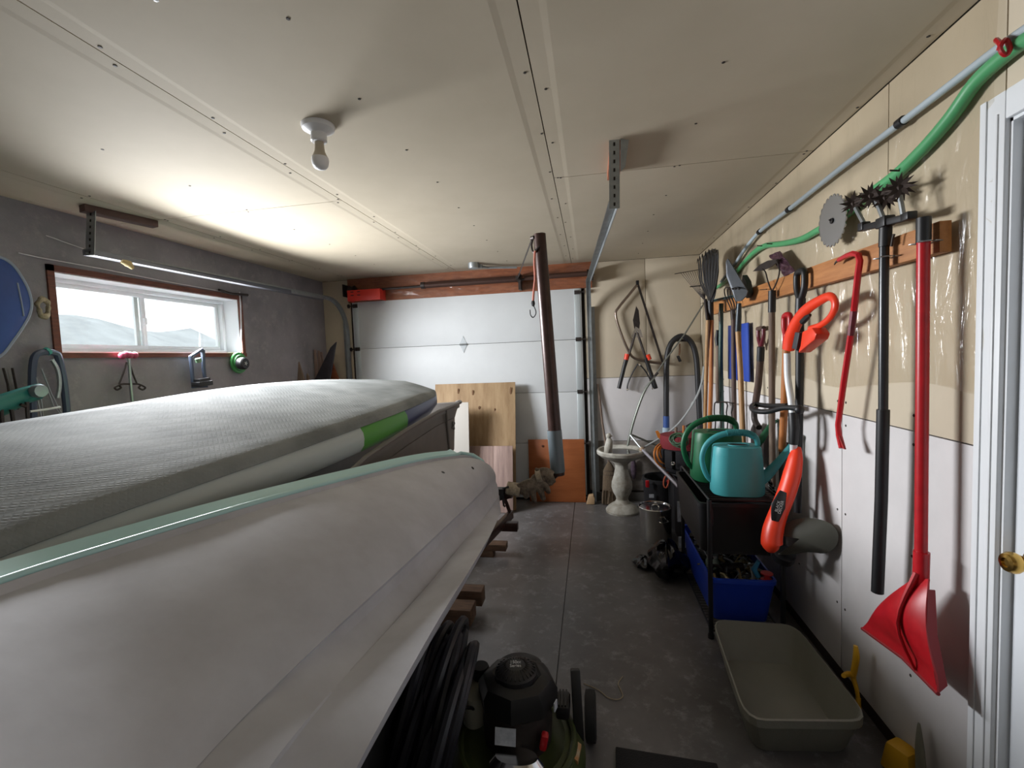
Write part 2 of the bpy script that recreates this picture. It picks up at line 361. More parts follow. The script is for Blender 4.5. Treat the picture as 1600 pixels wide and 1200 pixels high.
# ---- garage door
gw = mat('garage_door_white', 'd2d6d8', .5, var=.04, vs_=2)
gd = thing('garage_door', 'white sectional overhead garage door in the back wall', 'garage door', ((GX0+GX1)/2, YB-.02, .02))
zs = [.022, .605, 1.139, 1.675, 2.205]
for a, c in zip(zs, zs[1:]):
    B().b2((GX0+.035, YB-.03, a+.0015), (GX1-.03, YB+.015, c-.0015)).build('door_section', gw, gd, bevel=.003)
B().b2((GX0-.02, YB+.014, .0), (GX1+.05, YB+.04, GZ+.02)).build('light_leak_backing', seam, gd)  # added dark backing, stops light leaking between the door sections
B().b2((GX0+.035, YB-.03, 0), (GX1-.03, YB+.01, .022)).build('bottom_seal', black, gd)
for z in zs[1:4]:
    xm = K(724, 538).x
    h = B().prism([(xm, YB-.034, z+.09), (xm-.02, YB-.034, z+.045), (xm-.045, YB-.034, z), (xm-.02, YB-.034, z-.045), (xm, YB-.034, z-.09), (xm+.02, YB-.034, z-.045), (xm+.045, YB-.034, z), (xm+.02, YB-.034, z+.045)], (0, .004, 0))
    h.tube([(xm-.04, YB-.04, z), (xm+.04, YB-.04, z)], .009, 8); h.build('centre_hinge', steel, gd)
for x, sgn in ((GX0+.075, -1), (GX1-.07, 1)):
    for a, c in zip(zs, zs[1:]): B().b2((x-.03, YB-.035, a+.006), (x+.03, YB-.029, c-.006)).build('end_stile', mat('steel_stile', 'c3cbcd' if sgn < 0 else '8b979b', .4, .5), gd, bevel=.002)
    for z in zs[1:4]+[2.15, .06]:
        h = B().b2((x-.028, YB-.045, z-.02), (x+.028, YB-.033, z+.02)); h.tube([(x, YB-.052, z), (x+sgn*.07, YB-.052, z)], .006, 8)
        h.lathe([(.004, -.006), (.022, -.006), (.022, .006), (.004, .006)], (x+sgn*.07, YB-.052, z), 12, Matrix.Rotation(PI/2, 3, 'Y')); h.build('roller_hinge', darksteel, gd)
# ---- tracks
def track(name, label, x, pts_h, sgn):
    t = thing(name, label, 'door track', (x, YB-.05, 0), 'overhead door tracks' if 0 else None)
    path = [V((x, YB-.05, .0)), V((x, YB-.05, 1.2)), V((x, YB-.05, 1.84))]
    for k in range(1, 9):
        a = PI/2*k/8; path.append(V((x, YB-.05-.34*(1-math.cos(a)), 1.86+.34*math.sin(a))))
    path += [V(pts_h)]
    b = B(); rs = []
    for i, p in enumerate(path):
        tt = (path[min(i+1, len(path)-1)]-path[max(i-1, 0)]).normalized(); xx = V((1, 0, 0)); nn = tt.cross(xx)*1.0
        prof = [(-.022, -.012), (-.022, .02), (.016, .02), (.022, .008), (.016, .008), (.016, .016), (-.018, .016), (-.018, -.012)]
        rs.append([p + xx*(q[0]*sgn) + nn*q[1] for q in prof])
    b.rings(rs); b.build('track_channel', steel, t)
    return t
tR = track('door_track', 'galvanised steel track on the right of the garage door', GX1+.045, (GX1+.165, 2.09, 2.175), -1)
B().b2((GX1+.06, YB-.062, 0), (GX1+.066, YB-.002, 2.0)).b2((GX1+.066, YB-.006, 0), (GX1+.10, YB-.002, 2.0)).build('mounting_angle', steel, tR)
tL = track('door_track', 'steel track on the left of the garage door, running under the ceiling', GX0-.03, (GX0-.1, 2.13, 2.19), 1)
B().b2((GX0-.062, YB-.062, 0), (GX0-.056, YB-.002, 2.0)).b2((GX0-.10, YB-.006, 0), (GX0-.062, YB-.002, 2.0)).build('mounting_angle', steel, tL)
B().beam((GX0-.09, 4.35, 2.20), (GX0-.1, 2.13, 2.19), .055, .03).build('track_angle', mat('track_grey', '6d7078', .5, .4), tL)
def perf(name, a, bt, wid, par, m=steel, up=(0, 1, 0)):
    """perforated steel angle hanging from the ceiling"""
    b = B(); b.beam(a, bt, wid, .003, up); b.build(name, m, par)
    n = int((V(a)-V(bt)).length/.035); hb = B(); d = V(bt)-V(a)
    for k in range(n):
        p = V(a)+d*((k+.5)/n); hb.beam(p-d.normalized()*.007+V((0, -.0035, 0)), p+d.normalized()*.007+V((0, -.0035, 0)), .008, .002, up)
    hb.build('slot_holes', seam, par)['kind'] = 'stuff'
hR = thing('track_hanger', 'perforated steel hanger on a red-brown block holding the right door track', 'bracket', (.14, 2.09, ZC))
B().b2((.11, 2.10, ZC-.042), (.17, 2.45, ZC)).build('wood_block', osb, hR, bevel=.002)
perf('hanger_strap', (.128, 2.085, ZC-.005), (.122, 2.085, 2.15), .045, hR)
B().prism([(.155, 2.088, ZC), (.19, 2.088, ZC-.01), (.172, 2.088, ZC-.12), (.152, 2.088, ZC-.14)], (0, .004, 0)).build('side_plate', steel, hR)
hL = thing('track_hanger', 'perforated steel hanger on a long brown ceiling batten near the window', 'bracket', (-2.7, 2.13, ZC))
pa, pb = AT(128, 325, 'z', ZC-.02), AT(243, 351, 'z', ZC-.02)
B().beam(pa, pb, .06, .04).build('wood_block', mat('brown_batten', '5d4640', .7, var=.15, vs_=9), hL, bevel=.003)
perf('hanger_strap', (-2.69, 2.15, ZC-.03), (-2.70, 2.13, 2.17), .06, hL)
# cable pulley and safety cover
sh = thing('torsion_spring_assembly', 'brown torsion spring and shaft above the garage door', 'door spring', (-1.2, YB-.12, 2.3))
A0, A1 = V((-2.6, YB-.12, 2.30)), V((.06, YB-.12, 2.305))
B().tube([A0, A1], .0125, 8).build('shaft', darksteel, sh)
sp = B(); s0, s1 = K(661, 443, YB-.12).x, K(812, 434, YB-.12).x
sp.tube([(s0, YB-.12, 2.31), (s1, YB-.12, 2.312)], .03, 14); sp.build('spring', mat('rusty_spring', '4a332b', .5, .4), sh)
hc = B(); n = 70
for k in range(n): pass
hc.tube([(s0+(s1-s0)*k/420, YB-.12+.031*math.cos(k*PI/3), 2.311+.031*math.sin(k*PI/3)) for k in range(421)], .0045, 5); q = hc.build('spring_coils', mat('rusty_spring', '4a332b'), sh); q['kind'] = 'stuff'
for x in (s0-.0, s1+.0): B().lathe([(.014, -.02), (.036, -.02), (.036, .02), (.014, .02)], (x, YB-.12, 2.31), 14, Matrix.Rotation(PI/2, 3, 'Y')).build('winding_cone', darksteel, sh)
B().b2((s1-.012, YB-.15, 2.2), (s1+.012, YB-.04, 2.36)).build('centre_bracket', darksteel, sh)
x2 = .0
B().tube([(s1+.05, YB-.12, 2.313), (x2, YB-.12, 2.315)], .024, 12).build('spring', mat('rusty_spring', '4a332b'), sh)
for x in (-2.52, .02): B().lathe([(.012, -.03), (.06, -.03), (.05, 0), (.06, .03), (.012, .03)], (x, YB-.12, 2.30), 18, Matrix.Rotation(PI/2, 3, 'Y')).build('cable_drum', darksteel, sh)
for x in (-2.60, .045): B().b2((x-.004, YB-.18, 2.24), (x+.004, YB-.04, 2.37)).build('end_bearing_plate', darksteel, sh)
rc = thing('red_lock_box', 'red steel box with slots over the cable drum, left of the garage door', 'box', (-2.4, YB-.1, 2.2))
p0, p1 = K(543, 470, YB-.19), K(593, 447, YB-.19)
B().b2((p0.x, YB-.19, 2.185), (p1.x, YB-.16, 2.30)).b2((p0.x, YB-.16, 2.185), (p0.x+.004, YB-.05, 2.30)).b2((p1.x-.004, YB-.16, 2.185), (p1.x, YB-.05, 2.30)).b2((p0.x, YB-.16, 2.295), (p1.x, YB-.05, 2.30)).build('cover', mat('red_enamel', 'cf3528', .4), rc, bevel=.003)
for k in range(4):
    x = p0.x+.04+(k % 2)*.075; z = 2.28 if k > 1 else 2.245
    B().b2((x, YB-.1915, z-.005), (x+.035, YB-.189, z+.004)).build('slot', black, rc)
# junction box and pipe under the ceiling at the header
jb = thing('octagon_box', 'round galvanised junction box on the ceiling above the garage door', 'junction box', (-1.105, 4.35, ZC))
c = AT(740, 416, 'z', ZC-.03)
B().lathe([(.055, .03), (.055, .0), (.052, -.02), (.02, -.028), (.001, -.028)], c, 10).build('box', steel, jb)
B().tube([c+V((.04, .02, 0)), c+V((.12, .12, -.0)), c+V((.40, .16, -.01))], .011, 8).build('conduit', steel, jb)
B().box(c+V((.06, .03, 0)), (.04, .04, .035)).build('connector', steel, jb, bevel=.003)
# ceiling lampholder
lp = thing('ceiling_lampholder', 'white porcelain lampholder with an unlit bulb on the ceiling', 'light', AT(497, 196, 'z', ZC))
c = AT(497, 196, 'z', ZC)
porc = mat('porcelain', 'dfe0e2', .25)
B().lathe([(.062, 0), (.062, -.006), (.058, -.016), (.04, -.026), (.03, -.032), (.03, -.06), (.026, -.064), (.001, -.064)], c, 28).build('base', porc, lp)
B().lathe([(.017, -.06), (.018, -.085), (.02, -.1), (.028, -.118), (.031, -.122)], c, 24).build('bulb_body', mat('bulb_collar', 'b9ae9a', .4), lp)
B().lathe([(.031, -.122), (.0325, -.135), (.029, -.152), (.02, -.163), (.001, -.168)], c, 24).build('bulb_globe', mat('frosted_globe', 'e8e8ea', .35), lp)
for s in (-1, 1): B().ball(c+V((s*.046, 0, -.018)), .004, 8).build('screw', nailm, lp)
# ---- door in the right wall
dr = struct(B().b2((XR+.018, DY0+.03, .012), (XR+.055, DY1-.035, DZ-.035)).build('door_1', mat('white_door', 'd9dde2', .4, var=.02, vs_=2), bevel=.002), 'white flush door in the right wall')
for z0_, z1_ in ((.25, .95), (1.12, 1.95)):
    for a, c_ in ((DY0+.14, DY0+.41), (DY0+.47, DY1-.16)): B().b2((XR+.014, a, z0_), (XR+.0185, c_, z1_)).build('raised_panel', mat('white_door', ''), dr, bevel=.0035)
jm = B(); jm.b2((XR-.005, DY1-.03, 0), (XR+.14, DY1, DZ)); jm.b2((XR-.005, DY0, 0), (XR+.14, DY0+.03, DZ)); jm.b2((XR-.005, DY0, DZ-.03), (XR+.14, DY1, DZ))
jm = struct(jm.build('trim_1', white), 'white door jamb')
def casing(a, b_):
    o = B().b2(a, b_).build('casing', white, jm, bevel=.004); return o
casing((XR-.018, DY1-.022, 0), (XR, DY1+.055, DZ+.0515)); casing((XR-.018, DY0-.055, 0), (XR, DY0+.022, DZ+.0515)); casing((XR-.018, DY0+.0225, DZ-.022), (XR, DY1-.0225, DZ+.0515))
B().b2((XR-.022, DY1+.03, 0), (XR-.017, DY1+.05, DZ+.05)).build('casing_bead', white, jm, bevel=.002)
B().b2((XR-.022, DY1-.005, 0), (XR-.017, DY1+.005, DZ+.0)).build('casing_bead', white, jm, bevel=.002)
kp = AT(1575, 879, 'x', XR-.045); kp.y = min(kp.y, DY1-.09)
brass = mat('polished_brass', 'c9a45a', .2, 1)
kn = B().lathe([(.032, .0), (.032, .006), (.026, .012), (.012, .016), (.0115, .03), (.02, .036), (.027, .05), (.027, .058), (.022, .068), (.012, .07), (.012, .066), (.006, .066), (.001, .066)], V((XR+.018, kp.y, kp.z)), 28, Matrix.Rotation(-PI/2, 3, 'Y')).build('door_handle', brass, dr)
kn['label'] = 'polished brass door knob'
#@@BOATS
# ================================================================== BOATS
pad_m = mat('deck_pad', '9a9f9e', .85, spec=.15)
nt = pad_m.node_tree; N = nt.nodes; Lk = nt.links; tc = N.new('ShaderNodeTexCoord'); mp = N.new('ShaderNodeMapping'); mp.inputs['Rotation'].default_value = (0, 0, PI/4); Lk.new(tc.outputs['Object'], mp.inputs[0])
vo = N.new('ShaderNodeTexVoronoi'); vo.distance = 'CHEBYCHEV'; vo.inputs['Scale'].default_value = 62; vo.inputs['Randomness'].default_value = 0
Lk.new(mp.outputs[0], vo.inputs[0]); bp = N.new('ShaderNodeBump'); bp.inputs['Strength'].default_value = .45; bp.inputs['Distance'].default_value = .004; bp.invert = True
Lk.new(vo.outputs['Distance'], bp.inputs['Height']); Lk.new(bp.outputs[0], N['Principled BSDF'].inputs['Normal'])
nz = N.new('ShaderNodeTexNoise'); nz.inputs['Scale'].default_value = 5; nz.inputs['Detail'].default_value = 8; Lk.new(tc.outputs['Object'], nz.inputs[0])
rp = N.new('ShaderNodeValToRGB'); rp.color_ramp.elements[0].position = .35; rp.color_ramp.elements[0].color = lin('767a7a'); rp.color_ramp.elements[1].position = .62; rp.color_ramp.elements[1].color = lin('8d9191'); Lk.new(nz.outputs[0], rp.inputs[0]); Lk.new(rp.outputs[0], N['Principled BSDF'].inputs['Base Color'])
sb = thing('paddle_board', 'paddle board with grey textured deck and green and navy rail, topmost of the boats', 'paddle board', (-1.4, 1.7, 1.05))
# stations: y, near edge x, far edge x, near z, far z
near = [(0.05, -1.30, 1.10), (.25, -1.12, 1.13)] + [tuple(AT(u, v, 'y', y)[k] for k in (1, 0, 2)) for u, v, y in ((0, 869, .80), (165, 809, 1.0), (341, 747, 1.32), (470, 702, 1.68), (572, 665, 2.08), (637, 640, 2.58), (668, 626, 2.98), (681, 619, 3.20), (681, 612, 3.32))]
far = [(0.05, -1.60, 1.16), (.25, -1.76, 1.22)] + [tuple(AT(u, v, 'y', y)[k] for k in (1, 0, 2)) for u, v, y in ((-60, 671, 1.25), (0, 662, 1.40), (200, 630, 1.78), (300, 613, 2.08), (400, 600, 2.45), (500, 593, 2.92), (590, 593, 3.22), (640, 596, 3.33), (672, 604, 3.37))]
def prof(tab, y):
    if y <= tab[0][0]: return V((tab[0][1], y, tab[0][2]))
    for i in range(len(tab)-1):
        if tab[i][0] <= y <= tab[i+1][0]:
            P = [V((q[1], q[0], q[2])) for q in (tab[max(i-1, 0)], tab[i], tab[i+1], tab[min(i+2, len(tab)-1)])]
            t = (y-tab[i][0])/(tab[i+1][0]-tab[i][0]); return V((P[1].x+(P[2].x-P[1].x)*t, y, P[1].z+(P[2].z-P[1].z)*t))
    return V((tab[-1][1], y, tab[-1][2]))
ys = [.05+.03*k for k in range(9)]+[.35+k*.1 for k in range(27)]+[3.04, 3.1, 3.16, 3.2, 3.24, 3.27, 3.295, 3.315]
def smoothed(tab, y): return sum((prof(tab, y+d)*w_ for d, w_ in ((-.12, .2), (-.06, .2), (0, .2), (.06, .2), (.12, .2))), V((0, 0, 0)))
pr, br = [], []
for y in ys:
    a = smoothed(near, y) if .5 < y < 3.0 else prof(near, y); c = smoothed(far, y) if .5 < y < 3.0 else prof(far, y)
    a.y = c.y = y
    wv = a-c; wl_ = wv.length; ux = wv.normalized(); up = V((0, 1, 0)).cross(ux).normalized(); up = up if up.z > 0 else -up
    endf = max(.25, min(1, (3.34-y)/.35, (y+.0)/.3)**.5); th = .138*endf; kx = V((1, 0, 0)); kz = V((0, 0, 1))
    c1_ = a - ux*.065*endf + up*.034*endf; wv = c1_-c
    top = [c + wv*t + up*(.012*math.sin(PI*t)*endf) for t in [k/16 for k in range(17)]] + [a-ux*.045*endf+up*.031*endf, a-ux*.025*endf+up*.022*endf, a-ux*.010*endf+up*.010*endf]
    pr.append([top[0]-up*.03-ux*.012, top[0]-up*.012-ux*.007]+top+[a])
    ins = -.004
    sec = [p-up*.006 for p in top] + [a-kz*.004-kx*.004, a-kz*(.2*th)+kx*.010*endf, a-kz*(.4*th)+kx*.014*endf, a-kz*(.65*th)+kx*.010*endf, a-kz*(.88*th)-kx*.012, a-kz*th-kx*.06, c-up*th+ux*.08, c-up*(.85*th)+ux*.02, c-up*(.6*th)-ux*.018, c-up*(.35*th)-ux*.022, c-up*.02-ux*.008]
    br.append(sec)
b = B(); b.rings(br)
me_b = b
for f in b.bm.faces:
    y = f.calc_center_median().y; f.material_index = 0 if y < 2.02 else (1 if y < 2.56 else 2)
b.build('board_body', [mat('board_white', 'c3cbc9', .35, var=.02), mat('board_green', '57a042', .4), mat('board_navy', '2b3566', .35)], sb, sharp=60)
B().rings(pr, cyc=False, cap=False).build('deck_pad', pad_m, sb, sharp=60, solid=.003)
# ---- white rowing hull tipped on its side
hull_m = mat('worn_white_plastic', 'c6c7cd', .8, col2='b4b4b9', vs_=3.5, spec=.2)
lip_m = mat('gunwale_teal_glow', 'b4dcdc', .3)  # pale teal paints the daylight glowing through and off the rim
hl = thing('rowing_boat', 'white moulded plastic boat hull tipped on its side, bow towards the garage door', 'boat', (-.75, 1.2, .5))
rim_p = [(-.9, -1.0, 1.20), (0.2, -.96, 1.19)] + [tuple(AT(u, v, 'y', y)[k] for k in (1, 0, 2)) for u, v, y in ((0, 912, .70), (180, 856, .9), (341, 806, 1.12), (470, 769, 1.42), (565, 744, 1.75), (640, 724, 2.12), (700, 712, 2.42), (738, 711, 2.58))]
chi_p = [(-.9, -.50, 1.0), (.2, -.51, .99)] + [tuple(AT(u, v, 'y', y)[k] for k in (1, 0, 2)) for u, v, y in ((299, 1200, .61), (459, 1040, .82), (587, 923, 1.15), (668, 848, 1.55), (736, 784, 2.16), (766, 752, 2.52), (772, 746, 2.58))]
rd_p = [(-.9, -.51, .86), (.2, -.52, .85)] + [tuple(AT(u, v, 'y', y)[k] for k in (1, 0, 2)) for u, v, y in ((420, 1186, .63), (510, 1085, .80), (603, 987, 1.10), (672, 912, 1.48), (738, 830, 2.05), (773, 782, 2.52), (778, 775, 2.58))]
bt_p = [(-.9, -.48, .66), (.2, -.485, .66)] + [tuple(AT(u, v, 'y', y)[k] for k in (1, 0, 2)) for u, v, y in ((553, 1200, .68), (640, 1045, .90), (690, 958, 1.15), (735, 888, 1.5), (768, 832, 2.0), (782, 800, 2.50), (781, 790, 2.58))]
hy = [-.9, -.5, -.1, .2, .4, .55]+[.65+k*.08 for k in range(24)]+[2.53, 2.57, 2.60, 2.63, 2.65]
hs = []
def sm(tab, y):
    if y > 2.42 or y < .3: p = prof(tab, min(y, 2.58)); p.y = y; return p
    return smoothed(tab, y)
for y in hy:
    R_, C_, D_, T_ = sm(rim_p, y), sm(chi_p, y), sm(rd_p, y), sm(bt_p, y)
    out = V((.9, 0, .5)).normalized()
    k = max(0, (y-1.9)/.75); k = min(1, k)
    g_ = 1-.7*k; lw = V((-.86+.26*k**2, y, .56+.12*k**2))
    under = V((-.66, y, .50+.1*k**2))
    ring = [R_, R_*.95+C_*.05-out*.012, R_*.9+C_*.1-out*.002, R_*.75+C_*.25+out*.022, R_*.5+C_*.5+out*.036, R_*.25+C_*.75+out*.030, R_*.1+C_*.9+out*.016, C_,
            C_*.82+D_*.18-V((.020, 0, 0))*g_, C_*.5+D_*.5-V((.026, 0, 0))*g_, C_*.15+D_*.85-V((.004, 0, 0))*g_, D_+V((.004, 0, 0)), D_*.85+T_*.15-V((.012, 0, 0))*g_, D_*.55+T_*.45-V((.022, 0, 0))*g_, D_*.2+T_*.8-V((.008, 0, 0))*g_, T_, T_*.8+under*.2-V((0, 0, .03)), T_*.4+under*.6-V((0, 0, .03)), under, lw]
    if y > 2.53:   # close the blunt bow
        q = (y-2.53)/.12; s_ = max(0, 1-q**2)**.5; cc = (R_+C_+T_+lw)/4 + V((.02, 0, 0)); ring = [cc+(p-cc)*(.25+.75*s_) if q < .99 else cc+(p-cc)*.25 for p in ring]
        for p in ring: p.y = y
    hs.append(ring)
b = B()
vr = [[b.bm.verts.new(p) for p in r] for r in hs]
for i in range(len(vr)-1):
    for jx_ in range(len(vr[0])-1): b._f((vr[i][jx_], vr[i+1][jx_], vr[i+1][jx_+1], vr[i][jx_+1]))
b._f(vr[-1]); 
b.build('hull', hull_m, hl, sharp=24, solid=.006)
rimpts = [sm(rim_p, y) for y in hy if y < 2.5] + [AT(722, 709, 'y', 2.54), AT(742, 712, 'y', 2.6), AT(756, 721, 'y', 2.64), AT(762, 735, 'y', 2.66)]
B().tube([p+V((-.012, 0, .002)) for p in rimpts], .0135, 10, flat=.8).build('gunwale', lip_m, hl, sharp=60)
inner = [p+V((-.03, 0, -.012)) for p in rimpts[:-3]]
B().rings([[p+V((.012, 0, .012)), p+V((-.040, 0, .040)), p+V((-.046, 0, .034)), p+V((.006, 0, .002))] for p in inner]).build('gunwale_flange', lip_m, hl, sharp=60)
lowp = [V((r[-1].x, r[-1].y, r[-1].z)) for r in hs]
B().tube(lowp[:-4], .016, 8).build('gunwale', lip_m, hl)
def onhull(u, v):
    return AT(u, v, 'y', 2.2)
from mathutils.bvhtree import BVHTree
tri = []; vv_ = [p for r in hs for p in r]; nn_ = len(hs[0])
for i in range(len(hs)-1):
    for k in range(nn_-1): tri.append((i*nn_+k, (i+1)*nn_+k, (i+1)*nn_+k+1, i*nn_+k+1))
bvh = BVHTree.FromPolygons(vv_, tri)
for u, v in ((692, 739), (738, 732)):
    d = (AT(u, v, 'y', 2) - EYE).normalized(); loc, nor, _, _ = bvh.ray_cast(EYE, d)
    if loc and nor.dot(d) > 0: nor = -nor
    if loc: B().lathe([(.010, .004), (.010, .0036), (.001, .0036)], loc, 10, nor.to_track_quat('Z', 'Y').to_matrix()).build('drain_hole', black, hl)
# ---- grey boat under the paddle board
gb_m = mat('grey_moulded_plastic', '6f6a65', .5, var=.08, vs_=8)
gb = thing('grey_boat', 'dark grey moulded boat under the paddle board, its ribbed end showing', 'boat', (-1.35, 2.6, .72))
grim = [(1.4, -1.0, .99)] + [tuple(AT(u, v, 'y', y)[k] for k in (1, 0, 2)) for u, v, y in ((573, 713, 2.02), (637, 671, 2.48), (683, 644, 2.95), (716, 631, 3.42), (718, 630, 3.5))]
gs = []
gy = [1.5+.1*k for k in range(19)]+[3.36, 3.41, 3.45, 3.48]
for y in gy:
    k = max(0, (y-2.6)/.88); rt = AT(560+(718-560)*0, 700, 'y', y)
    rr = prof(grim, y); xr = rr.x-.012; xl = -1.74; zt = rr.z; zb = .75; kb = k**2
    e = 0 if y < 3.3 else ((y-3.3)/.18)**2*.09
    gs.append([V((xl-.03, y, zt)), V((xl, y, zt-.03)), V((xl+.10+e, y, zb+.1)), V((xl+.2+e, y, zb)), V((xr-.12-e, y, zb-.0)), V((xr-.01-e, y, zb+.08)), V((xr+.0-e*.6, y, zt-.10)), V((xr-.008-e*.3, y, zt-.10)), V((xr-.004, y, zt-.035)), V((xr+.012, y, zt-.03)), V((xr+.012, y, zt))])
b = B(); vr = [[b.bm.verts.new(p) for p in r] for r in gs]
for i in range(len(vr)-1):
    for k in range(10): b._f((vr[i][k], vr[i+1][k], vr[i+1][k+1], vr[i][k+1]))
b._f(vr[-1]); b._f(vr[0])
b.build('hull', gb_m, gb, sharp=40, solid=.006)
B().tube([(-1.77, 1.5, 1.12), (-1.77, 3.3, 1.14), (-1.70, 3.48, 1.145), (-1.04, 3.50, prof(grim, 3.45).z)]+[prof(grim, y) for y in (3.42, 3.2, 2.95, 2.7, 2.48, 2.25, 2.0, 1.5)], .013, 8).build('rim', gb_m, gb)
B().tube([AT(716, 632, 'y', 3.46)+V((-.03, 0, 0)), AT(719, 628, 'y', 3.46), AT(714, 629, 'y', 3.55)], .016, 8).build('rim_grip', gb_m, gb)
for y in (3.12,):
    B().tube([prof(grim, y)+V((.004, 0, 0)), prof(grim, y)+V((-.004, .03, -.12)), V((prof(grim, y).x-.012, y+.08, .86))], .009, 8).build('rib', gb_m, gb)
for dx, dz in ((0, 0),):
    c = prof(grim, 3.3)+V((-.008, 0, -.15)); q = B()
    for s in range(4):
        a = s*PI/2+.5; q.beam(c+V((0, .0, 0)), c+V((0, .035*math.cos(a), .035*math.sin(a))), .014, .012, (1, 0, 0))
    q.build('embossed_mark', gb_m, gb)
# ---- boat trailer
tf = thing('boat_trailer', 'dark steel boat trailer under the boats with a tall brown upright at its end', 'trailer', (-1.0, 1.5, 0))
ra = AT(799, 803, 'y', 2.74)
for a_, b_ in ((ra, V((-.70, 1.6, ra.z))), (V((-1.5, 2.74, ra.z)), V((-1.4, 1.6, ra.z)))): B().beam(a_, b_, .03, .05).build('side_rail', browniron, tf, bevel=.003)
for y, xx in ((.75, -.7), (1.5, -.7), (2.6, -.45)): B().b2((-1.55, y-.025, .50), (xx, y+.025, .55)).build('crossbar', browniron, tf, bevel=.003)
for x in (-1.25, -1.62):
    B().b2((x-.04, .6, .60), (x+.04, 3.3, .745)).build('bunk', wood, tf, bevel=.004)
B().beam((-1.0, -.3, .52), (-1.0, 3.2, .52), .06, .06).build('draw_beam', browniron, tf)
B().tube([(-.72, 1.3, .27), (-1.45, 1.3, .27)], .02, 8).build('axle', darksteel, tf)
for x in (-.72, -1.45):
    B().beam((x, 1.3, .27), (x*.96, 1.3, .54), .05, .04).build('axle_bracket', darksteel, tf)
    wq = B().lathe([(.13, -.05), (.22, -.065), (.262, -.05), (.27, -.02), (.27, .02), (.262, .05), (.22, .065), (.13, .05)], (x, 1.3, .27), 32, Matrix.Rotation(PI/2, 3, 'Y')).build('tyre', mat('tyre_rubber', '1b1b1c', .8), tf)
    B().lathe([(.03, -.03), (.13, -.05), (.13, .05), (.03, .03)], (x, 1.3, .27), 20, Matrix.Rotation(PI/2, 3, 'Y')).build('wheel_rim', steel, tf)
B().tube([(-1.0, 2.9, .52), (-1.0, 2.9, .0)], .03, 10).build('jack_leg', darksteel, tf)
PY = 2.75
pt, pm_, pb_ = AT(843, 366, 'y', PY), AT(866, 672, 'y', PY), AT(872, 742, 'y', PY)
m1 = pt+(pb_-pt)*.55
up_ = B().tube([pt, m1, pb_], [.037, .040, .041], 14).build('upright_post', browniron, tf); up_['label'] = 'dark brown round steel post'
dt = B().tube([pm_+V((0, 0, 0)), pm_+(pb_-pm_)*.93], .0445, 16).build('duct_tape', mat('grey_duct_tape', '6b767c', .45, .2, var=.05), tf)
e0 = pb_+V((0, 0, .02)); e1 = AT(790, 768, 'y', PY-.06)
B().tube([e0, e0+V((-.04, 0, -.035)), e1, V((-.5, PY-.05, e1.z-.02)), V((-.8, PY-.05, .62))], .024, 10).build('base_pipe', browniron, tf)
B().beam(e1+V((-.02, .02, -.02)), ra+V((0, -.02, 0)), .03, .02).build('rail_bracket', browniron, tf)
q0 = AT(783, 772, 'y', PY-.1)
bq = B().b2(q0+V((-.035, -.02, -.03)), q0+V((.02, .03, .035))); bq.tube([q0+V((.01, 0, .03)), q0+V((.05, 0, .045))], .008, 6); bq.tube([q0+V((.015, -.02, -.03)), q0+V((.02, -.03, -.06)), q0+V((.03, -.03, -.066))], .007, 6)
bq.build('black_clamp', black, tf)
B().tube([pt+V((-.036, 0, -.015)), pt+V((-.05, -.0, -.06)), pt+V((-.035, -.03, -.11)), pt+V((-.0, -.045, -.08))], .006, 6, smooth=4).build('wire_loop', darksteel, tf)
st = thing('steel_strap', 'flat dark steel strap slanting from the post top to the door header', 'strap', pt)
B().beam(pt+V((-.045, 0, -.02)), K(809, 434, YB-.17), .03, .006, (0, 1, 0)).build('strap_bar', darksteel, st)
B().tube([pt+V((-.05, -.0, -.02)), pt+V((-.03, -.015, -.02))], .012, 8).build('strap_bolt', darksteel, st)
p = K(809, 434, YB-.17)
B().b2(p+V((-.02, -.01, -.02)), p+V((.02, .14, .02))).build('header_clip', darksteel, st)
bc = thing('bungee_cord', 'pinkish bungee cord with a black hook hanging from the brown post', 'cord', AT(835, 390, 'y', PY-.05))
cpts = [AT(u, v, 'y', PY-.055) for u, v in ((836, 392), (835, 410), (836, 435), (834, 455), (833, 470))]
B().tube(cpts, .0065, 8, smooth=4).build('elastic', mat('pink_elastic', 'b9705f', .7, var=.2, vs_=60), bc)
B().ball(AT(833, 474, 'y', PY-.055), (.012, .012, .02), 8).build('knot', black, bc)
B().tube([AT(u, v, 'y', PY-.055) for u, v in ((833, 476), (837, 485), (837, 491), (833, 496), (829, 492), (828, 484))], .003, 6, smooth=4).build('hook', black, bc)
# gloves draped on the base pipe
gl_m = mat('dirty_cotton', '8d8070', .9, col2='4a4139', vs_=22, bump=.5, bs=150)
def glove(name, label, cuff, palm, tips, thumb, r=.019, cc=None):
    o = thing(name, label, 'glove', palm[1]); b = B()
    b.tube(palm, [.036, .046, .044, .04], 12, smooth=3, flat=.6, up=(0, 1, .2))
    for a, c_ in tips: b.tube([a, (V(a)+V(c_))/2+V((.0, -.006, .004)), c_], [r, r, r*.85], 8, smooth=3); b.ball(c_, r*.85, 8)
    b.tube(thumb, [r*1.1, r, r*.8], 8, smooth=3); b.ball(thumb[-1], r*.8, 8)
    b.build('hand', gl_m, o, remesh=.0055)
    B().tube(cuff, [.040, .044], 14, smooth=3, flat=.75).build('cuff', mat('knit_cuff', '9c917f', .95, var=.3, vs_=60, bump=.5, bs=200), o)
G = lambda u, v, y=PY-.075: AT(u, v, 'y', y)
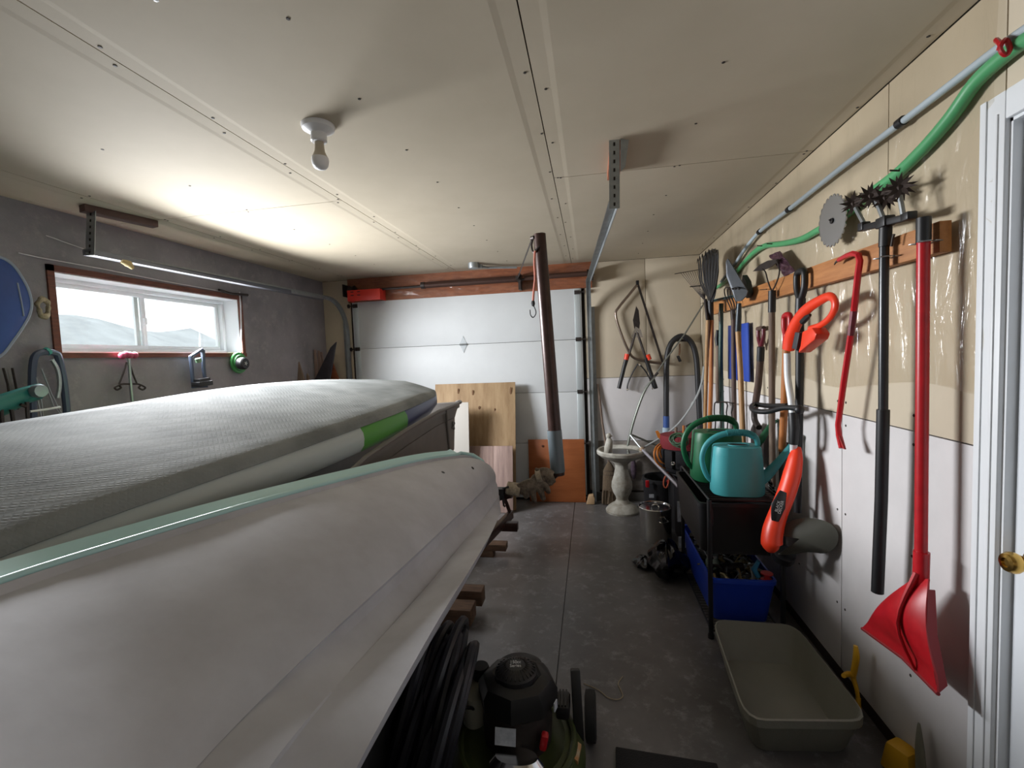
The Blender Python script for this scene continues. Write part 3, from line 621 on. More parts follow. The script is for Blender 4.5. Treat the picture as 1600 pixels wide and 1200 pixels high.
glove('work_glove', 'dirty cotton work glove draped over the base pipe, fingers hanging down', [G(792, 762), G(813, 766)], [G(810, 765), G(825, 760), G(840, 755), G(850, 752)],
      [(G(823, 768), G(822, 776)), (G(832, 764), G(835, 782)), (G(842, 760), G(849, 779)), (G(850, 752), G(857, 768))], [G(833, 748), G(842, 742), G(852, 744)])
glove('work_glove', 'dirty cotton work glove bunched against the taped post', [G(838, 744), G(846, 742)], [G(840, 744, PY-.06), G(848, 741, PY-.06), G(856, 742, PY-.06), G(860, 745, PY-.06)],
      [(G(856, 744), G(862, 756)), (G(852, 746), G(858, 757)), (G(848, 747), G(852, 758)), (G(860, 742), G(866, 752))], [G(845, 742), G(842, 737), G(838, 733)], r=.014)
# ---- timber blocks sticking out from under the boats
tim = mat('block_wood', '6f5440', .7, col2='4a382b', vs_=7, stretch=(1, 5, 5))
def block(label, u, v, z0_, zt, hgt, wid, ln):
    p = AT(u, v, 'z', zt); o = B().b2((p.x-ln, p.y, z0_), (p.x, p.y+wid, zt)).build('timber_block', tim, bevel=.003)
    tag(o, label, 'timber', 'timber blocks under the boats'); return p
pb1 = block('timber block farthest from the camera, sticking out under the bow', 790, 852, .05, .10, .05, .09, 1.1)
pb2 = block('thick timber block in the middle of the row under the white hull', 752, 925, .05, .14, .09, .09, 1.0)
pb3 = block('darker timber block nearest the camera, beside the black hose coil', 735, 955, .02, .11, .09, .12, .9)
for q, nm in ((pb1, 'farthest'), (pb2, 'middle')):
    o = B().b2((q.x-.9, q.y+.0, 0), (q.x-.10, q.y+.09, .0495)).build('timber_packer', tim, bevel=.003); tag(o, 'timber packer lying under the %s of the timber blocks' % nm, 'timber', 'packers under the timber blocks')
o = B().b2((pb3.x-.9, pb3.y, 0), (pb3.x-.1, pb3.y+.11, .0195)).build('timber_packer', tim, bevel=.003); tag(o, 'thin timber packer under the nearest timber block', 'timber', 'packers under the timber blocks')
pc = AT(800, 806, 'z', .02)
#@@TOOLS
# ================================================================== RIGHT WALL
# tool rail
rl = B(); q = [W(1490, 344, XR-.040), W(1490, 386, XR-.040)]
n1, n2 = W(1468, 345, XR-.055), W(1468, 394, XR-.055); f1, f2 = W(1112, 472, XR-.055), W(1112, 492, XR-.055)
rl.prism([n1, n2, f2, f1], (.032, 0, 0))
tag(rl.build('tool_rail', wood, bevel=.002), 'pale pine board fixed along the right wall, tools hooked on it', 'board')
def poles(name, label, cat, parts_, loc=None, group=None):
    t = thing(name, label, cat, loc or parts_[0][0][0], group)
    for pts, r, nm, m, *k in parts_:
        kw = k[0] if k else {}
        B().tube(pts, r, kw.get('n', 12), smooth=kw.get('s', 0), flat=kw.get('flat', 1), up=kw.get('up')).build(nm, m, t)
    return t
HX = XR-.085   # plane of the hanging handles
def P(*uv, x=HX): return [W(uv[i], uv[i+1], x) for i in range(0, len(uv), 2)]
def clip(c, r, par):
    c = V(c); b = B()
    for s in (-1, 1): b.tube([c+V((.035, s*.012, 0)), c+V((.02, s*(r+.004), 0)), c+V((-.006, s*(r+.005), 0)), c+V((-.016, s*(r-.004), 0)), c+V((-.02, s*(r+.006), 0))], .0022, 6, flat=4, up=(1, 0, 0), smooth=3)
    b.b2(c+V((.033, -.016, -.012)), c+V((.036, .016, .012))); o = b.build('spring_clip', steel, par); return o
# red snow pusher
t = poles('snow_scoop', 'red scoop shovel with a long red handle, nearest the white door', 'shovel',
    [(P(1443, 374, 1441, 620, 1439, 872), .0165, 'handle', red, dict(n=16)), (P(1443.5, 340, 1443, 378), .0185, 'grip', black, dict(n=16)), (P(1440, 862, 1438, 935), .021, 'socket', red)])
clip(W(1443, 379, HX), .017, t)
def W2(u, v, x=HX): return W(u, v, x)
A_, B_, C_, D_ = W2(1428, 905), W2(1452, 905), W2(1358, 984, HX-.01), W2(1476, 1083, HX-.01)
def scoop(u, v):
    a = A_.lerp(B_, u); c = C_.lerp(D_, u); p = a.lerp(c, v); p.x += -.045*math.sin(PI*min(v*1.15, 1))*(1-.6*(2*u-1)**2) - .02*v*abs(2*u-1)
    side = math.sin(PI*v*.5)*.02; p.y += side*(1-2*u)*.3
    if u > .5: p.x += .0
    return p
B().grid(20, 20, scoop).build('blade', red, t, solid=.005)
e = [scoop(k/16, 1)+V((.0, 0, 0)) for k in range(17)]
B().tube(e, .006, 6).build('blade_edge', mat('dull_red_edge', '86141c', .5), t)
B().tube([scoop(.5, 0)+V((-.012, 0, .02)), scoop(.62, .5)+V((-.012, 0, 0)), scoop(.72, .97)+V((-.006, 0, 0))], [.016, .010, .005], 8, smooth=4, flat=.6).build('blade_rib', red, t)
B().prism([scoop(1, .1), scoop(1, .45), scoop(1, 1), scoop(1, 1)+V((.03, .01, .02)), scoop(1, .5)+V((.03, .005, 0)), scoop(1, .1)+V((.02, 0, 0))], (0, .004, 0)).build('side_flange', mat('dull_red_edge', ''), t)
# star-wheel cultivator
t = poles('star_cultivator', 'black long-handled cultivator with four spiked star wheels at the top', 'cultivator',
    [(P(1382, 350, 1381, 460, 1380, 645), .0145, 'handle', mat('glossy_black_pole', '2b2d30', .3, .2)), (P(1380, 640, 1377, 780, 1371, 925), .0195, 'foam_grip', black), (P(1384, 352, 1383, 385), .019, 'socket', black)])
clip(W(1384, 402, HX), .017, t)
hx = HX-.005
B().beam(W(1346, 357, hx), W(1424, 338, hx), .022, .022).box(W(1383, 347, hx), (.035, .05, .035)).box(W(1350, 354, hx), (.03, .03, .03)).box(W(1420, 338, hx), (.03, .035, .025)).build('crosshead', black, t, bevel=.004)
for (a, b_, c_, d_) in ((1351, 351, 1337, 325), (1381, 343, 1369, 312), (1411, 335, 1406, 306)): B().tube(P(a, b_, c_, d_, x=hx), .0075, 8).build('stem', steel, t)
starm = mat('rusty_star', '3a2f2a', .6, .5, var=.3, vs_=30)
def star(c, R0, ax):
    b = B(); b.ball(c, (.014, .014, .014), 8); c = V(c)
    e1 = ax.orthogonal().normalized(); e2 = ax.cross(e1)
    for layer in (-1, 1):
        for k in range(8):
            a = 2*PI*(k+.25*layer)/8; d = e1*math.cos(a)+e2*math.sin(a); s_ = e2*math.cos(a)-e1*math.sin(a); base = c+ax*layer*.008
            tip = base+d*R0+ax*layer*.013+s_*.010
            p = [base+s_*.010, base-s_*.006, base+d*R0*.5-s_*.003+ax*layer*.006, tip, base+d*R0*.5+s_*.009+ax*layer*.006]
            b.prism(p, ax*.003)
    return b
for (u, v, x) in ((1334, 318, hx), (1361, 306, hx-.02), (1384, 309, hx+.012), (1406, 293, hx)):
    star(W(u, v, x), .043, V((.55, .8, .1)).normalized()).build('star_wheel', starm, t)
B().tube(P(1334, 318, 1361, 305, 1406, 294, x=hx), .005, 6).build('wheel_axle', starm, t)
B().tube([W(1397, 366, HX-.0), W(1395, 372, HX), W(1393, 385, HX)], .004, 6).build('rail_hook', nailm, t)
# red wrecking bar
t = thing('wrecking_bar', 'red hexagonal wrecking bar with a hooked end over the rail', 'crowbar', W(1343, 401, HX))
rp_ = P(1311, 406, 1322, 400, 1333, 396, 1341, 398, 1343.5, 408, 1341, 425, 1335, 480, 1330, 520, 1318, 600, 1309.5, 664, 1311, 680, 1316, 700)
B().tube(rp_, [.010, .0105, .011, .011, .011, .011, .011, .011, .011, .0105, .011, .012], 6, flat=.95).build('bar', red, t)
B().prism([rp_[-2]+V((-.006, .014, 0)), rp_[-2]+V((-.006, -.012, 0)), rp_[-1]+V((-.004, -.026, 0)), rp_[-1]+V((-.004, .018, 0))], (.006, 0, 0)).build('chisel_end', mat('chipped_red', '8f1a1a', .5, var=.3, vs_=30), t)
B().tube([rp_[0]+V((0, .0, 0)), rp_[0]+V((0, .022, -.004)), rp_[0]+V((0, .034, -.012))], [.010, .008, .004], 6, flat=.5).build('claw', nailm, t)
B().tube(P(1334.2, 486, 1329.5, 524), .0122, 6).build('printed_sleeve', mat('maroon_label', '6c2230', .5, var=.35, vs_=50), t)
# circular saw blade
sc_ = W(1300, 345, XR-.062); pts = []
for k in range(72):
    r = .108 if k % 3 else .098; a = 2*PI*k/72; pts.append(sc_+V((-.012*math.cos(a), r*math.cos(a)*.82, r*math.sin(a))))
t = thing('saw_blade', 'round toothed circular saw blade hung on the wall beside the star wheels', 'saw blade', sc_)
b = B().prism(pts, (.003, 0, 0)); b.build('disc', mat('brushed_steel', 'a5a5a5', .32, 1), t)
B().lathe([(.012, .002), (.012, .004), (.002, .004)], sc_, 12, Matrix.Rotation(-PI/2, 3, 'Y')).build('arbor_hole', black, t)
B().tube([sc_+V((.03, 0, .004)), sc_+V((-.012, 0, .004))], .003, 6).build('nail', nailm, t)
# snow shovel with black D grip, behind the trimmer
def dgrip(t, c, w_, h_, r, m, x=HX, r0=.03):
    """closed D-handle: c = pixel of its root, built in the wall plane"""
    root = W(c[0], c[1], x); 
    pts = [root, root+V((0, w_*.42, h_*.35)), root+V((0, w_*.5, h_*.75)), root+V((0, w_*.36, h_)), root+V((0, -w_*.36, h_)), root+V((0, -w_*.5, h_*.75)), root+V((0, -w_*.42, h_*.35))]
    B().tube(pts, r, 10, smooth=4, closed=True).build('d_grip', m, t)
t = poles('snow_shovel', 'snow shovel hung upside down by its black D-grip, black pole behind the trimmer', 'shovel',
    [(P(1250, 480, 1249, 620, 1246, 800), .018, 'pole', black), (P(1251, 466, 1250, 492), .022, 'grip_socket', black)])
dgrip(t, (1251, 468), .085, .13, .015, black)
pz = W(1246, 800)
B().grid(12, 12, lambda u, v: V((pz.x+.02+.05*math.cos((u-.5)*2.2), pz.y+(u-.5)*.40, pz.z+.02-.36*v))).build('blade', black, t, solid=.005)
# red D-grip spade
t = poles('square_spade', 'spade hung upside down by a red D-grip, orange wooden shaft', 'spade',
    [(P(1229, 540, 1226, 620, 1222, 705), .018, 'shaft', orangeash), (P(1230, 522, 1229, 545), .020, 'ferrule', red)])
dgrip(t, (1230, 528), .075, .115, .014, red)
pz = W(1222, 700)
B().grid(8, 8, lambda u, v: V((pz.x+.01+.02*math.cos((u-.5)*2.2), pz.y+(u-.5)*.19*min(1, .3+v*5), pz.z+.03-.28*v))).build('blade', darksteel, t, solid=.003)
# loop weeder
t = poles('stirrup_hoe', 'stirrup hoe standing head up, black socket on a grey weathered pole', 'hoe',
    [(P(1206, 486, 1206, 590, 1207, 760), .0165, 'pole', greyash), (P(1206.5, 454, 1206, 488), .0195, 'socket', black)])
for uv in ((1206, 456, 1200, 440, 1196, 425, 1191, 420), (1206, 456, 1214, 440, 1218, 422, 1213, 406)): B().tube(P(*uv), .004, 6, smooth=3).build('stirrup', darksteel, t)
b = B().prism(P(1176, 424, 1188, 413, 1200, 407, 1214, 405, 1215, 409, 1203, 418, 1190, 423), (.006, 0, 0)); b.build('blade', darksteel, t)
B().tube([W(1198, 452, XR-.09), W(1186, 453, XR-.05), W(1220, 437, XR-.05)], .003, 6).build('rail_hook', nailm, t)
# foil packet
t = thing('seed_packet', 'crinkled purple foil packet leaning on top of the rail', 'packet', W(1222, 412, XR-.06))
q = [W(u, v, XR-.06) for u, v in ((1202, 399), (1218, 392), (1243, 424), (1226, 432))]
B().grid(14, 14, lambda u, v: q[0].lerp(q[1], u).lerp(q[3].lerp(q[2], u), v)+V((.012*noise.noise(V((u*4, v*5, 2))), 0, 0))).build('foil', mat('purple_foil', '6a4a5a', .25, .7, var=.5, vs_=26), t, solid=.002)
# maroon D-grip shovel
t = poles('round_shovel', 'round-point shovel hung upside down by its maroon D-grip, brown shaft', 'shovel',
    [(P(1188, 562, 1185, 600, 1179, 640), .0195, 'shaft', darkash), (P(1189, 542, 1188, 564), .021, 'ferrule', black), (P(1179, 636, 1179, 655, 1186, 668), .0175, 'blade_neck', darksteel, dict(s=4))])
mar = mat('maroon_grip', '5d1b28', .35)
root = W(1189, 546)
for s in (-1, 1): B().tube([root, root+V((0, s*.012, .03)), root+V((0, s*.042, .075)), root+V((0, s*.045, .125))], [.012, .013, .012, .012], 10, smooth=4).build('fork_arm', mar, t)
B().tube([root+V((0, -.05, .13)), root+V((0, .05, .13))], .0135, 12).build('cross_grip', darkash, t)
pz = W(1187, 664)
def rsh(u, v): 
    wd = .115*min(1, .25+v*3.5)*(1 if v < .55 else math.cos((v-.55)*2.6)); return V((pz.x-.005-.03*math.cos((u-.5)*2.4), pz.y+(u-.5)*2*wd, pz.z+.02-.28*v))
B().grid(12, 12, rsh).build('blade', darksteel, t, solid=.003)
# blue sheet
t = thing('blue_sled', 'flat blue plastic panel hung behind the tool handles', 'panel', W(1153, 600, XR-.03))
q = [W(u, v, XR-.035) for u, v in ((1137, 509), (1168, 504), (1170, 597), (1137, 592))]
b = B().prism([q[3], q[2], q[1], q[0]], (.012, 0, 0)); b.build('panel', mat('blue_plastic', '27449b', .45), t, bevel=.005)
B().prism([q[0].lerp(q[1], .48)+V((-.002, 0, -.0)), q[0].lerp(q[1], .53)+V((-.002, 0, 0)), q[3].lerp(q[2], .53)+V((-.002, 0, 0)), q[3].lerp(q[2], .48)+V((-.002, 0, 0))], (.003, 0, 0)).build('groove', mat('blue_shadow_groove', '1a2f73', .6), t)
# flat scraper spade
FX = XR-.14
t = poles('edging_spade', 'flat square-bladed scraper standing blade up on a pale two-tone shaft', 'scraper',
    [(P(1153, 516, 1157, 580, 1163, 740, x=FX), .0165, 'shaft', ash), (P(1155, 474, 1154, 495, 1153, 518, x=FX), [.013, .018, .018], 'socket', mat('grey_steel_socket', '3d4246', .4, .6))])
B().prism([W(u, v, x) for u, v, x in ((1134, 408, FX-.05), (1137, 404, FX-.05), (1168, 455, FX+.02), (1166, 462, FX+.02), (1158, 470, FX), (1150, 471, FX), (1135, 432, FX-.05))], (.006, .004, 0)).build('blade', mat('grey_blade', '45484c', .45, .5, var=.15, vs_=12), t)
B().prism([W(u, v, FX+.05) for u, v in ((1160, 430), (1166, 440), (1169, 458), (1166, 466), (1158, 450))], (.03, 0, 0)).build('backing_plate', black, t)
# hand cultivator on brown pole
t = poles('garden_cultivator', 'four-tine hooked cultivator, tines up, on a dark brown shaft', 'cultivator',
    [(P(1146, 498, 1146, 560, 1149, 740), .0155, 'shaft', darkash), (P(1145, 486, 1146, 500), .017, 'socket', darksteel)])
for du in (0, 1, 2, 3):
    B().tube([W(1145+du*.5, 490, HX), W(1139+du*4, 476, HX-.01), W(1133+du*4.5, 462, HX-.02), W(1132+du*5, 452, HX-.03), W(1136+du*5, 449, HX-.06), W(1140+du*5, 452, HX-.08)], .0042, 6, smooth=4).build('tine', darksteel, t)
# bow rake, green
t = poles('bow_rake', 'green-handled garden rake standing head up near the corner', 'rake',
    [(P(1127, 474, 1126, 560, 1130, 745), .0165, 'handle', mat('green_handle', '2f4a44', .4)), (P(1123.5, 488, 1124, 502, x=HX-.02), .006, 'white_label', mat('label_white', 'dcdcd8', .6))])
hd = [W(1105, 472, HX), W(1150, 462, HX)]
B().beam(hd[0], hd[1], .02, .016).build('rake_head', mat('teal_steel', '2c5556', .45), t)
for k in range(10):
    p = hd[0].lerp(hd[1], (k+.5)/10); B().tube([p, p+V((-.03, 0, -.004)), p+V((-.06, 0, -.012))], [.004, .002], 5).build('tine', darksteel, t)
# grey-handled fork
t = poles('digging_fork', 'digging fork with crooked black tines, grey weathered shaft', 'fork',
    [(P(1122, 540, 1121, 600, 1122, 630, x=HX-.01), .0155, 'shaft', greyash), (P(1121, 516, 1120, 530, 1121, 543, x=HX-.01), [.01, .017, .012], 'grip', black)])
for k, u in enumerate((1117, 1126, 1136, 1144)):
    B().tube([W(1122, 628, HX-.02), W(u, 630, HX-.03), W(u-1, 645, HX-.03), W(u+1, 660, HX-.03), W(u-1, 685, HX-.03)], .005, 6, smooth=3).build('tine', darksteel, t)
# leaf rake, black plastic
LX = XR-.17
t = poles('leaf_rake', 'wide black plastic leaf rake standing head up in the far corner', 'rake',
    [(P(1112, 500, 1111, 600, 1107, 740, x=LX), .0155, 'handle', orangeash), (P(1110, 470, 1111, 506, x=LX), [.022, .019], 'socket', black)])
lt = [(1091, 403), (1094, 399), (1098, 396), (1103, 392), (1108, 389), (1113, 388), (1118, 388), (1122, 390)]
for k, (u, v) in enumerate(lt):
    B().tube([W(1110, 470, LX), W((u*1.6+1110*.4)/2, (v+470)/2+6, LX-.02), W(u, v+4, LX-.05), W(u-2, v+8, LX-.10)], [.010, .013, .011, .004], 6, smooth=4, flat=.35, up=(1, 0, 0)).build('tine', black, t)
B().prism([W(u, v, LX-.0) for u, v in ((1100, 440), (1096, 415), (1099, 400), (1107, 392), (1114, 389), (1121, 391), (1122, 425), (1117, 460), (1113, 472), (1106, 472))], (.006, 0, 0)).build('tine_web', mat('charcoal_plastic', '242427', .5), t)
# wire lawn rake
WXk = XR-.26
t = poles('wire_rake', 'spring-wire lawn rake fanned out against the back wall corner', 'rake',
    [(P(1106, 500, 1103, 600, 1100, 740, x=XR-.20), .014, 'handle', ash), (P(1102, 468, 1106, 505, x=XR-.20), .012, 'socket', darksteel)])
a0 = AT(1101, 470, 'y', 4.35); 
for k in range(13):
    u = 1064+k*3.6; v = 427-k*.5; p1 = AT(u, v, 'y', 4.45)
    B().tube([a0, a0.lerp(p1, .55)+V((0, .01, 0)), p1, p1+V((-.012, -.06, -.01))], .0022, 5).build('wire_tine', darksteel, t)
B().tube([AT(1078, 448, 'y', 4.40), AT(1100, 446, 'y', 4.40)], .005, 6).build('spreader_bar', black, t)
B().tube([AT(1054, 428, 'y', 4.45), AT(1100, 420, 'y', 4.45)], .0035, 6).build('tip_brace', darksteel, t)
# short dark rod tool by the black hose: iron bar
# ---- string trimmer
TX = XR-.13
t = thing('string_trimmer', 'orange and white electric string trimmer hung by its loop handle', 'string trimmer', W(1290, 470, TX))
T = lambda u, v, x=TX: W(u, v, x)
B().tube([T(1232, 545), T(1236, 525), T(1247, 500), T(1262, 482), T(1280, 470), T(1296, 463), T(1304, 470), T(1304, 483), T(1296, 497), T(1282, 508), T(1266, 514)], [.034, .034, .030, .025, .021, .017, .016, .016, .014, .013, .015], 12, smooth=5, flat=.75, up=(1, 0, 0)).build('loop_handle', orange, t)
B().prism([T(1250, 540, TX-.03), T(1253, 518, TX-.03), T(1268, 512, TX-.03), T(1275, 522, TX-.03), T(1272, 531, TX-.03), T(1246, 552, TX-.03)], (.055, 0, 0)).build('motor_cowl', orange, t, bevel=.006)
B().prism([T(1237, 544, TX-.035), T(1242, 519, TX-.035), T(1249, 520, TX-.035), T(1244, 547, TX-.035)], (.02, 0, 0)).build('dark_inlay', mat('dark_grey_inlay', '33343a', .5), t, bevel=.002)
B().tube([T(1254, 503, TX-.01), T(1261, 496, TX-.01), T(1266, 492, TX-.01)], [.013, .012, .006], 8).build('trigger', black, t)
B().tube([T(1230, 552), T(1231, 590), T(1236, 625), T(1240, 660), T(1240, 672)], .0155, 14, smooth=4).build('upper_shaft', mat('white_tube', 'd4d8db', .35), t)
B().tube([T(1239, 645), T(1241, 668), T(1240, 694)], [.021, .023, .019], 14).build('collar', black, t)
B().tube([T(1240, 688), AT(1240, 703, 'y', 2.41), AT(1240, 718, 'y', 2.40)], .0165, 14).build('lower_shaft', mat('white_tube', ''), t)
lpx = [T(1247, 638, TX), T(1225, 637, TX-.02), T(1200, 643, TX-.05), T(1180, 642, TX-.08), T(1174, 636, TX-.05), T(1180, 632, TX+.0), T(1200, 634, TX+.03), T(1230, 634, TX+.03)]
B().tube(lpx, .0135, 10, smooth=5).build('assist_handle', black, t)
B().ball(T(1249, 640, TX-.0), (.022, .02, .022), 12).build('pivot_knob', black, t)
Z_ = lambda u, v: AT(u, v, 'y', 2.40-.0006*(v-698))
sp_ = [Z_(1246, 698), Z_(1243, 715), Z_(1238, 740), Z_(1229, 770), Z_(1217, 800), Z_(1208, 828), Z_(1206, 850), Z_(1212, 858)]
B().tube(sp_, [.017, .036, .045, .046, .046, .052, .054, .028], 16, smooth=5, flat=.85, up=(1, 0, 0)).build('motor_housing', orange, t)
for k in range(6):
    c = AT(1246-k*3.4, 745+k*6.5, 'y', 2.34); B().beam(c+V((.008, 0, .008)), c+V((-.012, 0, -.008)), .006, .012).build('vent_slot', black, t)
B().tube([AT(1224, 768, 'y', 2.305), AT(1216, 791, 'y', 2.290), AT(1211, 814, 'y', 2.285)], [.016, .032, .016], 12, smooth=4, flat=.35, up=(0, 1, 0)).build('badge', black, t)
cam_dir = V((-.1, -1, .05)).normalized()
dx_ = (AT(1211, 814, 'y', 2.285)-AT(1224, 768, 'y', 2.303)).normalized()
zz = (cam_dir - dx_*cam_dir.dot(dx_)).normalized(); Rt = Matrix((-dx_, zz.cross(-dx_), zz)).transposed()
tx = text('badge_lettering', 'BLACK\nDECKER', .017, Rt, AT(1216, 791, 'y', 2.290)+zz*.0155, mat('badge_white', 'd8d8d8', .5), t)
gm = mat('guard_plastic', '4a4a43', .5, var=.08)
gp = [AT(u, v, 'y', y) for u, v, y in ((1214, 836, 2.34), (1226, 820, 2.33), (1248, 811, 2.30), (1275, 811, 2.26), (1298, 819, 2.22), (1309, 834, 2.20), (1306, 852, 2.20), (1290, 864, 2.22), (1262, 862, 2.26), (1236, 866, 2.30), (1216, 866, 2.34))]
cg = T(1212, 852, TX+.02); rim = spline(gp, 3)
b = B(); vs1 = [b.bm.verts.new(p) for p in rim]; vs2 = [b.bm.verts.new(p+V((.03, .08, -.03))) for p in rim]
for k in range(len(rim)-1): b._f((vs1[k], vs1[k+1], vs2[k+1], vs2[k]))
cc_ = b.bm.verts.new(AT(1250, 842, 'y', 2.24))
for k in range(len(rim)-1): b._f((cc_, vs1[k+1], vs1[k]))
b.build('guard', gm, t, solid=.004, sharp=50)
B().lathe([(.04, -.03), (.05, -.02), (.05, .02), (.03, .03)], AT(1225, 868, 'y', 2.42), 20, Matrix.Rotation(.5, 3, 'X')).build('spool_head', black, t)
# ---- conduit and hose along the top of the wall
pts = [W(1640, 22), W(1563, 73), W(1410, 190), W(1320, 258), W(1233, 327), W(1188, 361), W(1165, 388), W(1148, 413), W(1127, 440)]
t = thing('grey_conduit', 'thin grey plastic pipe clipped along the top of the right wall', 'pipe', pts[2])
B().tube([p+V((0, 0, 0)) for p in pts], .0115, 10, smooth=5).build('pipe', pex, t)
for u, v in ((1408, 191), (1233, 327), (1187, 362)):
    p = W(u, v); d = (W(u-14, v+11)-p).normalized(); B().tube([p-d*.014, p+d*.014], .0165, 10).build('pipe_clip', black, t)
hp = [W(1640, 45), W(1600, 62), W(1560, 92), W(1520, 130), W(1483, 182), W(1440, 232), W(1395, 275), W(1350, 308), W(1325, 330), W(1300, 350), W(1278, 359), W(1250, 374), W(1220, 381), W(1195, 384), W(1180, 392), W(1163, 408), W(1150, 424), W(1138, 436), W(1118, 450)]
t = thing('garden_hose', 'green garden hose strung along the right wall below the grey pipe', 'hose', hp[3])
B().tube([p+V((.006, 0, 0)) for p in hp], [.019]*10+[.016]*5+[.013]*4, 12, smooth=4).build('hose', green, t)
t = thing('red_tie', 'red tie binding the green hose and grey pipe at the top right', 'tie', W(1565, 75))
B().tube([W(1556, 62, XR-.06), W(1562, 68, XR-.065), W(1564, 80, XR-.065), W(1572, 86, XR-.055), W(1578, 76, XR-.05), W(1572, 62, XR-.05), W(1565, 68, XR-.065), W(1561, 78, XR-.065)], .0055, 6, smooth=4).build('tie', red, t)
nl = None
for u, v in ((1183, 387), (1198, 384), (1390, 272)):
    p = W(u, v, XR-.07); o = B().tube([p+V((0, 0, .012)), p+V((.06, 0, .004))], .003, 6).build('hose_nail', nailm); tag(o, {1183: 'long nail at the far end of the green hose', 1198: 'long nail under the green hose just left of the seed packet', 1390: 'long nail under the green hose above the star wheels'}[u], 'nail', 'nails under the green hose')
# ---- things low on the right wall
t = thing('ice_scraper', 'yellow plastic trowel handle leaning on the wall behind the grey tub', 'tool', W(1338, 1080, XR-.06))
B().tube([W(u, v, XR-.06) for u, v in ((1337, 1009), (1338, 1025), (1335, 1045), (1333, 1058), (1338, 1075), (1341, 1092))], [.011, .017, .016, .015, .012, .010], 12, smooth=4, flat=.6, up=(1, 0, 0)).build('handle', yellow, t)
B().tube([W(1334, 1055, XR-.06), W(1325, 1053, XR-.08), W(1318, 1056, XR-.12)], [.012, .011, .008], 10, smooth=3).build('spur', yellow, t)
p = AT(1338, 1095, 'x', XR-.07)
B().tube([W(1341, 1090, XR-.06), V((p.x, p.y-.02, .01))], .009, 8).build('foot', yellow, t)
p = AT(1410, 1186, 'z', .05)
o = B().box(p, (.09, .10, .10), Matrix.Rotation(.5, 3, 'Z'), taper=.75).build('yellow_block', yellow, bevel=.012); tag(o, 'small yellow plastic piece on the floor at the bottom right corner', 'block')
p0, p1 = W(1436, 1130, XR-.03), W(1440, 1260, XR-.05)
o = B().tube([p0, p0.lerp(p1, .3), p0.lerp(p1, .75), V((p1.x-.02, p1.y, 0.0))], [.006, .022, .028, .022], 10, smooth=4, flat=.3, up=(1, 0, 0)).build('wooden_slat', mat('grey_green_wood', '67665a', .7, var=.1)); tag(o, 'grey-green pointed slat leaning on the wall below the red scoop', 'slat')
#@@REST
# ================================================================== BACK WALL THINGS
BY = YB-.05
def PK(*uv, y=BY): return [K(uv[i], uv[i+1], y) for i in range(0, len(uv), 2)]
t = thing('bow_saw', 'steel-framed bow saw hanging on the back wall', 'saw', K(996, 440, BY))
B().tube(PK(997, 443, 985, 458, 967, 480, 962, 492, 970, 520, 983, 550, 992, 560, 1010, 565, 1034, 568), .0125, 10, smooth=4).build('frame', mat('tarnished_steel', '8a7c72', .3, .9), t)
B().beam(K(997, 445, BY), K(1036, 568, BY), .002, .022, (1, 0, 0)).build('blade', darksteel, t)
B().box(K(996, 442, BY), (.03, .03, .045)).build('end_clamp', black, t, bevel=.005)
B().tube(PK(1028, 567, 1038, 568), .014, 8).build('tension_end', mat('tarnished_steel', ''), t)
t = thing('garden_loppers', 'long-handled loppers with black grips and orange bands on the back wall', 'loppers', K(994, 470, BY-.03))
y_ = BY-.03
B().tube(PK(993, 520, 984, 550, 973, 585, y=y_), .012, 8).build('handle', darksteel, t); B().tube(PK(996, 520, 1006, 550, 1018, 590, y=y_), .012, 8).build('handle', darksteel, t)
B().tube(PK(979, 558, 967, 607, y=y_), .020, 10).build('grip', black, t); B().tube(PK(1009, 560, 1025, 607, y=y_), .020, 10).build('grip', black, t)
for uv in ((980, 553, 978, 562), (1012, 554, 1015, 562)): B().tube(PK(*uv, y=y_), .0225, 10).build('orange_band', orange, t)
B().prism(PK(992, 520, 989, 500, 994, 478, 998, 485, 1000, 505, 998, 522, y=y_), (0, .006, 0)).build('cutting_blade', darksteel, t)
B().prism(PK(986, 527, 993, 510, 1001, 515, 1005, 527, y=y_-.008), (0, .008, 0)).ball(K(996, 518, y_-.01), .012, 8).build('pivot', chrome, t)
t = thing('brake_caliper_tool', 'small black two-armed cable tool with metal tips hanging under the loppers', 'tool', K(1000, 568, y_))
B().tube(PK(997, 568, 988, 583, 981, 600, 980, 608, y=y_), .007, 8, smooth=4).build('arm', black, t); B().tube(PK(1000, 570, 1010, 582, 1018, 598, 1020, 606, y=y_), .007, 8, smooth=4).build('arm', black, t)
B().ball(K(980, 609, y_), .012, 8).build('tip', chrome, t); B().ball(K(1020, 607, y_), .012, 8).build('tip', chrome, t); B().ball(K(999, 570, y_), .015, 8).build('hinge', chrome, t)
t = thing('black_hose_loop', 'thick black hose bent into an arch on the back wall', 'hose', K(1065, 525, BY-.02))
B().tube(PK(1041, 662, 1041, 600, 1042, 560, 1049, 536, 1065, 525, 1080, 535, 1088, 560, 1091, 610, 1095, 690, y=BY-.03), .027, 12, smooth=4).build('hose', mat('black_rubber', '1c1c1f', .5), t)
B().tube(PK(1041, 650, 1041, 668, y=BY-.03), .03, 12).build('blue_coupling', mat('blue_coupling', '33508c', .4), t); B().tube(PK(1041, 668, 1040, 690, y=BY-.04), .036, 12).build('clear_filter', mat('clear_blue_plastic', '9fb0bd', .3), t)
B().tube(PK(1057, 532, 1078, 532, y=BY), .012, 8).build('wall_hook', darksteel, t)
t = thing('grey_sectional_pole', 'thin dark grey pole in bent sections slanting across the back wall', 'pole', K(1035, 566, BY-.09))
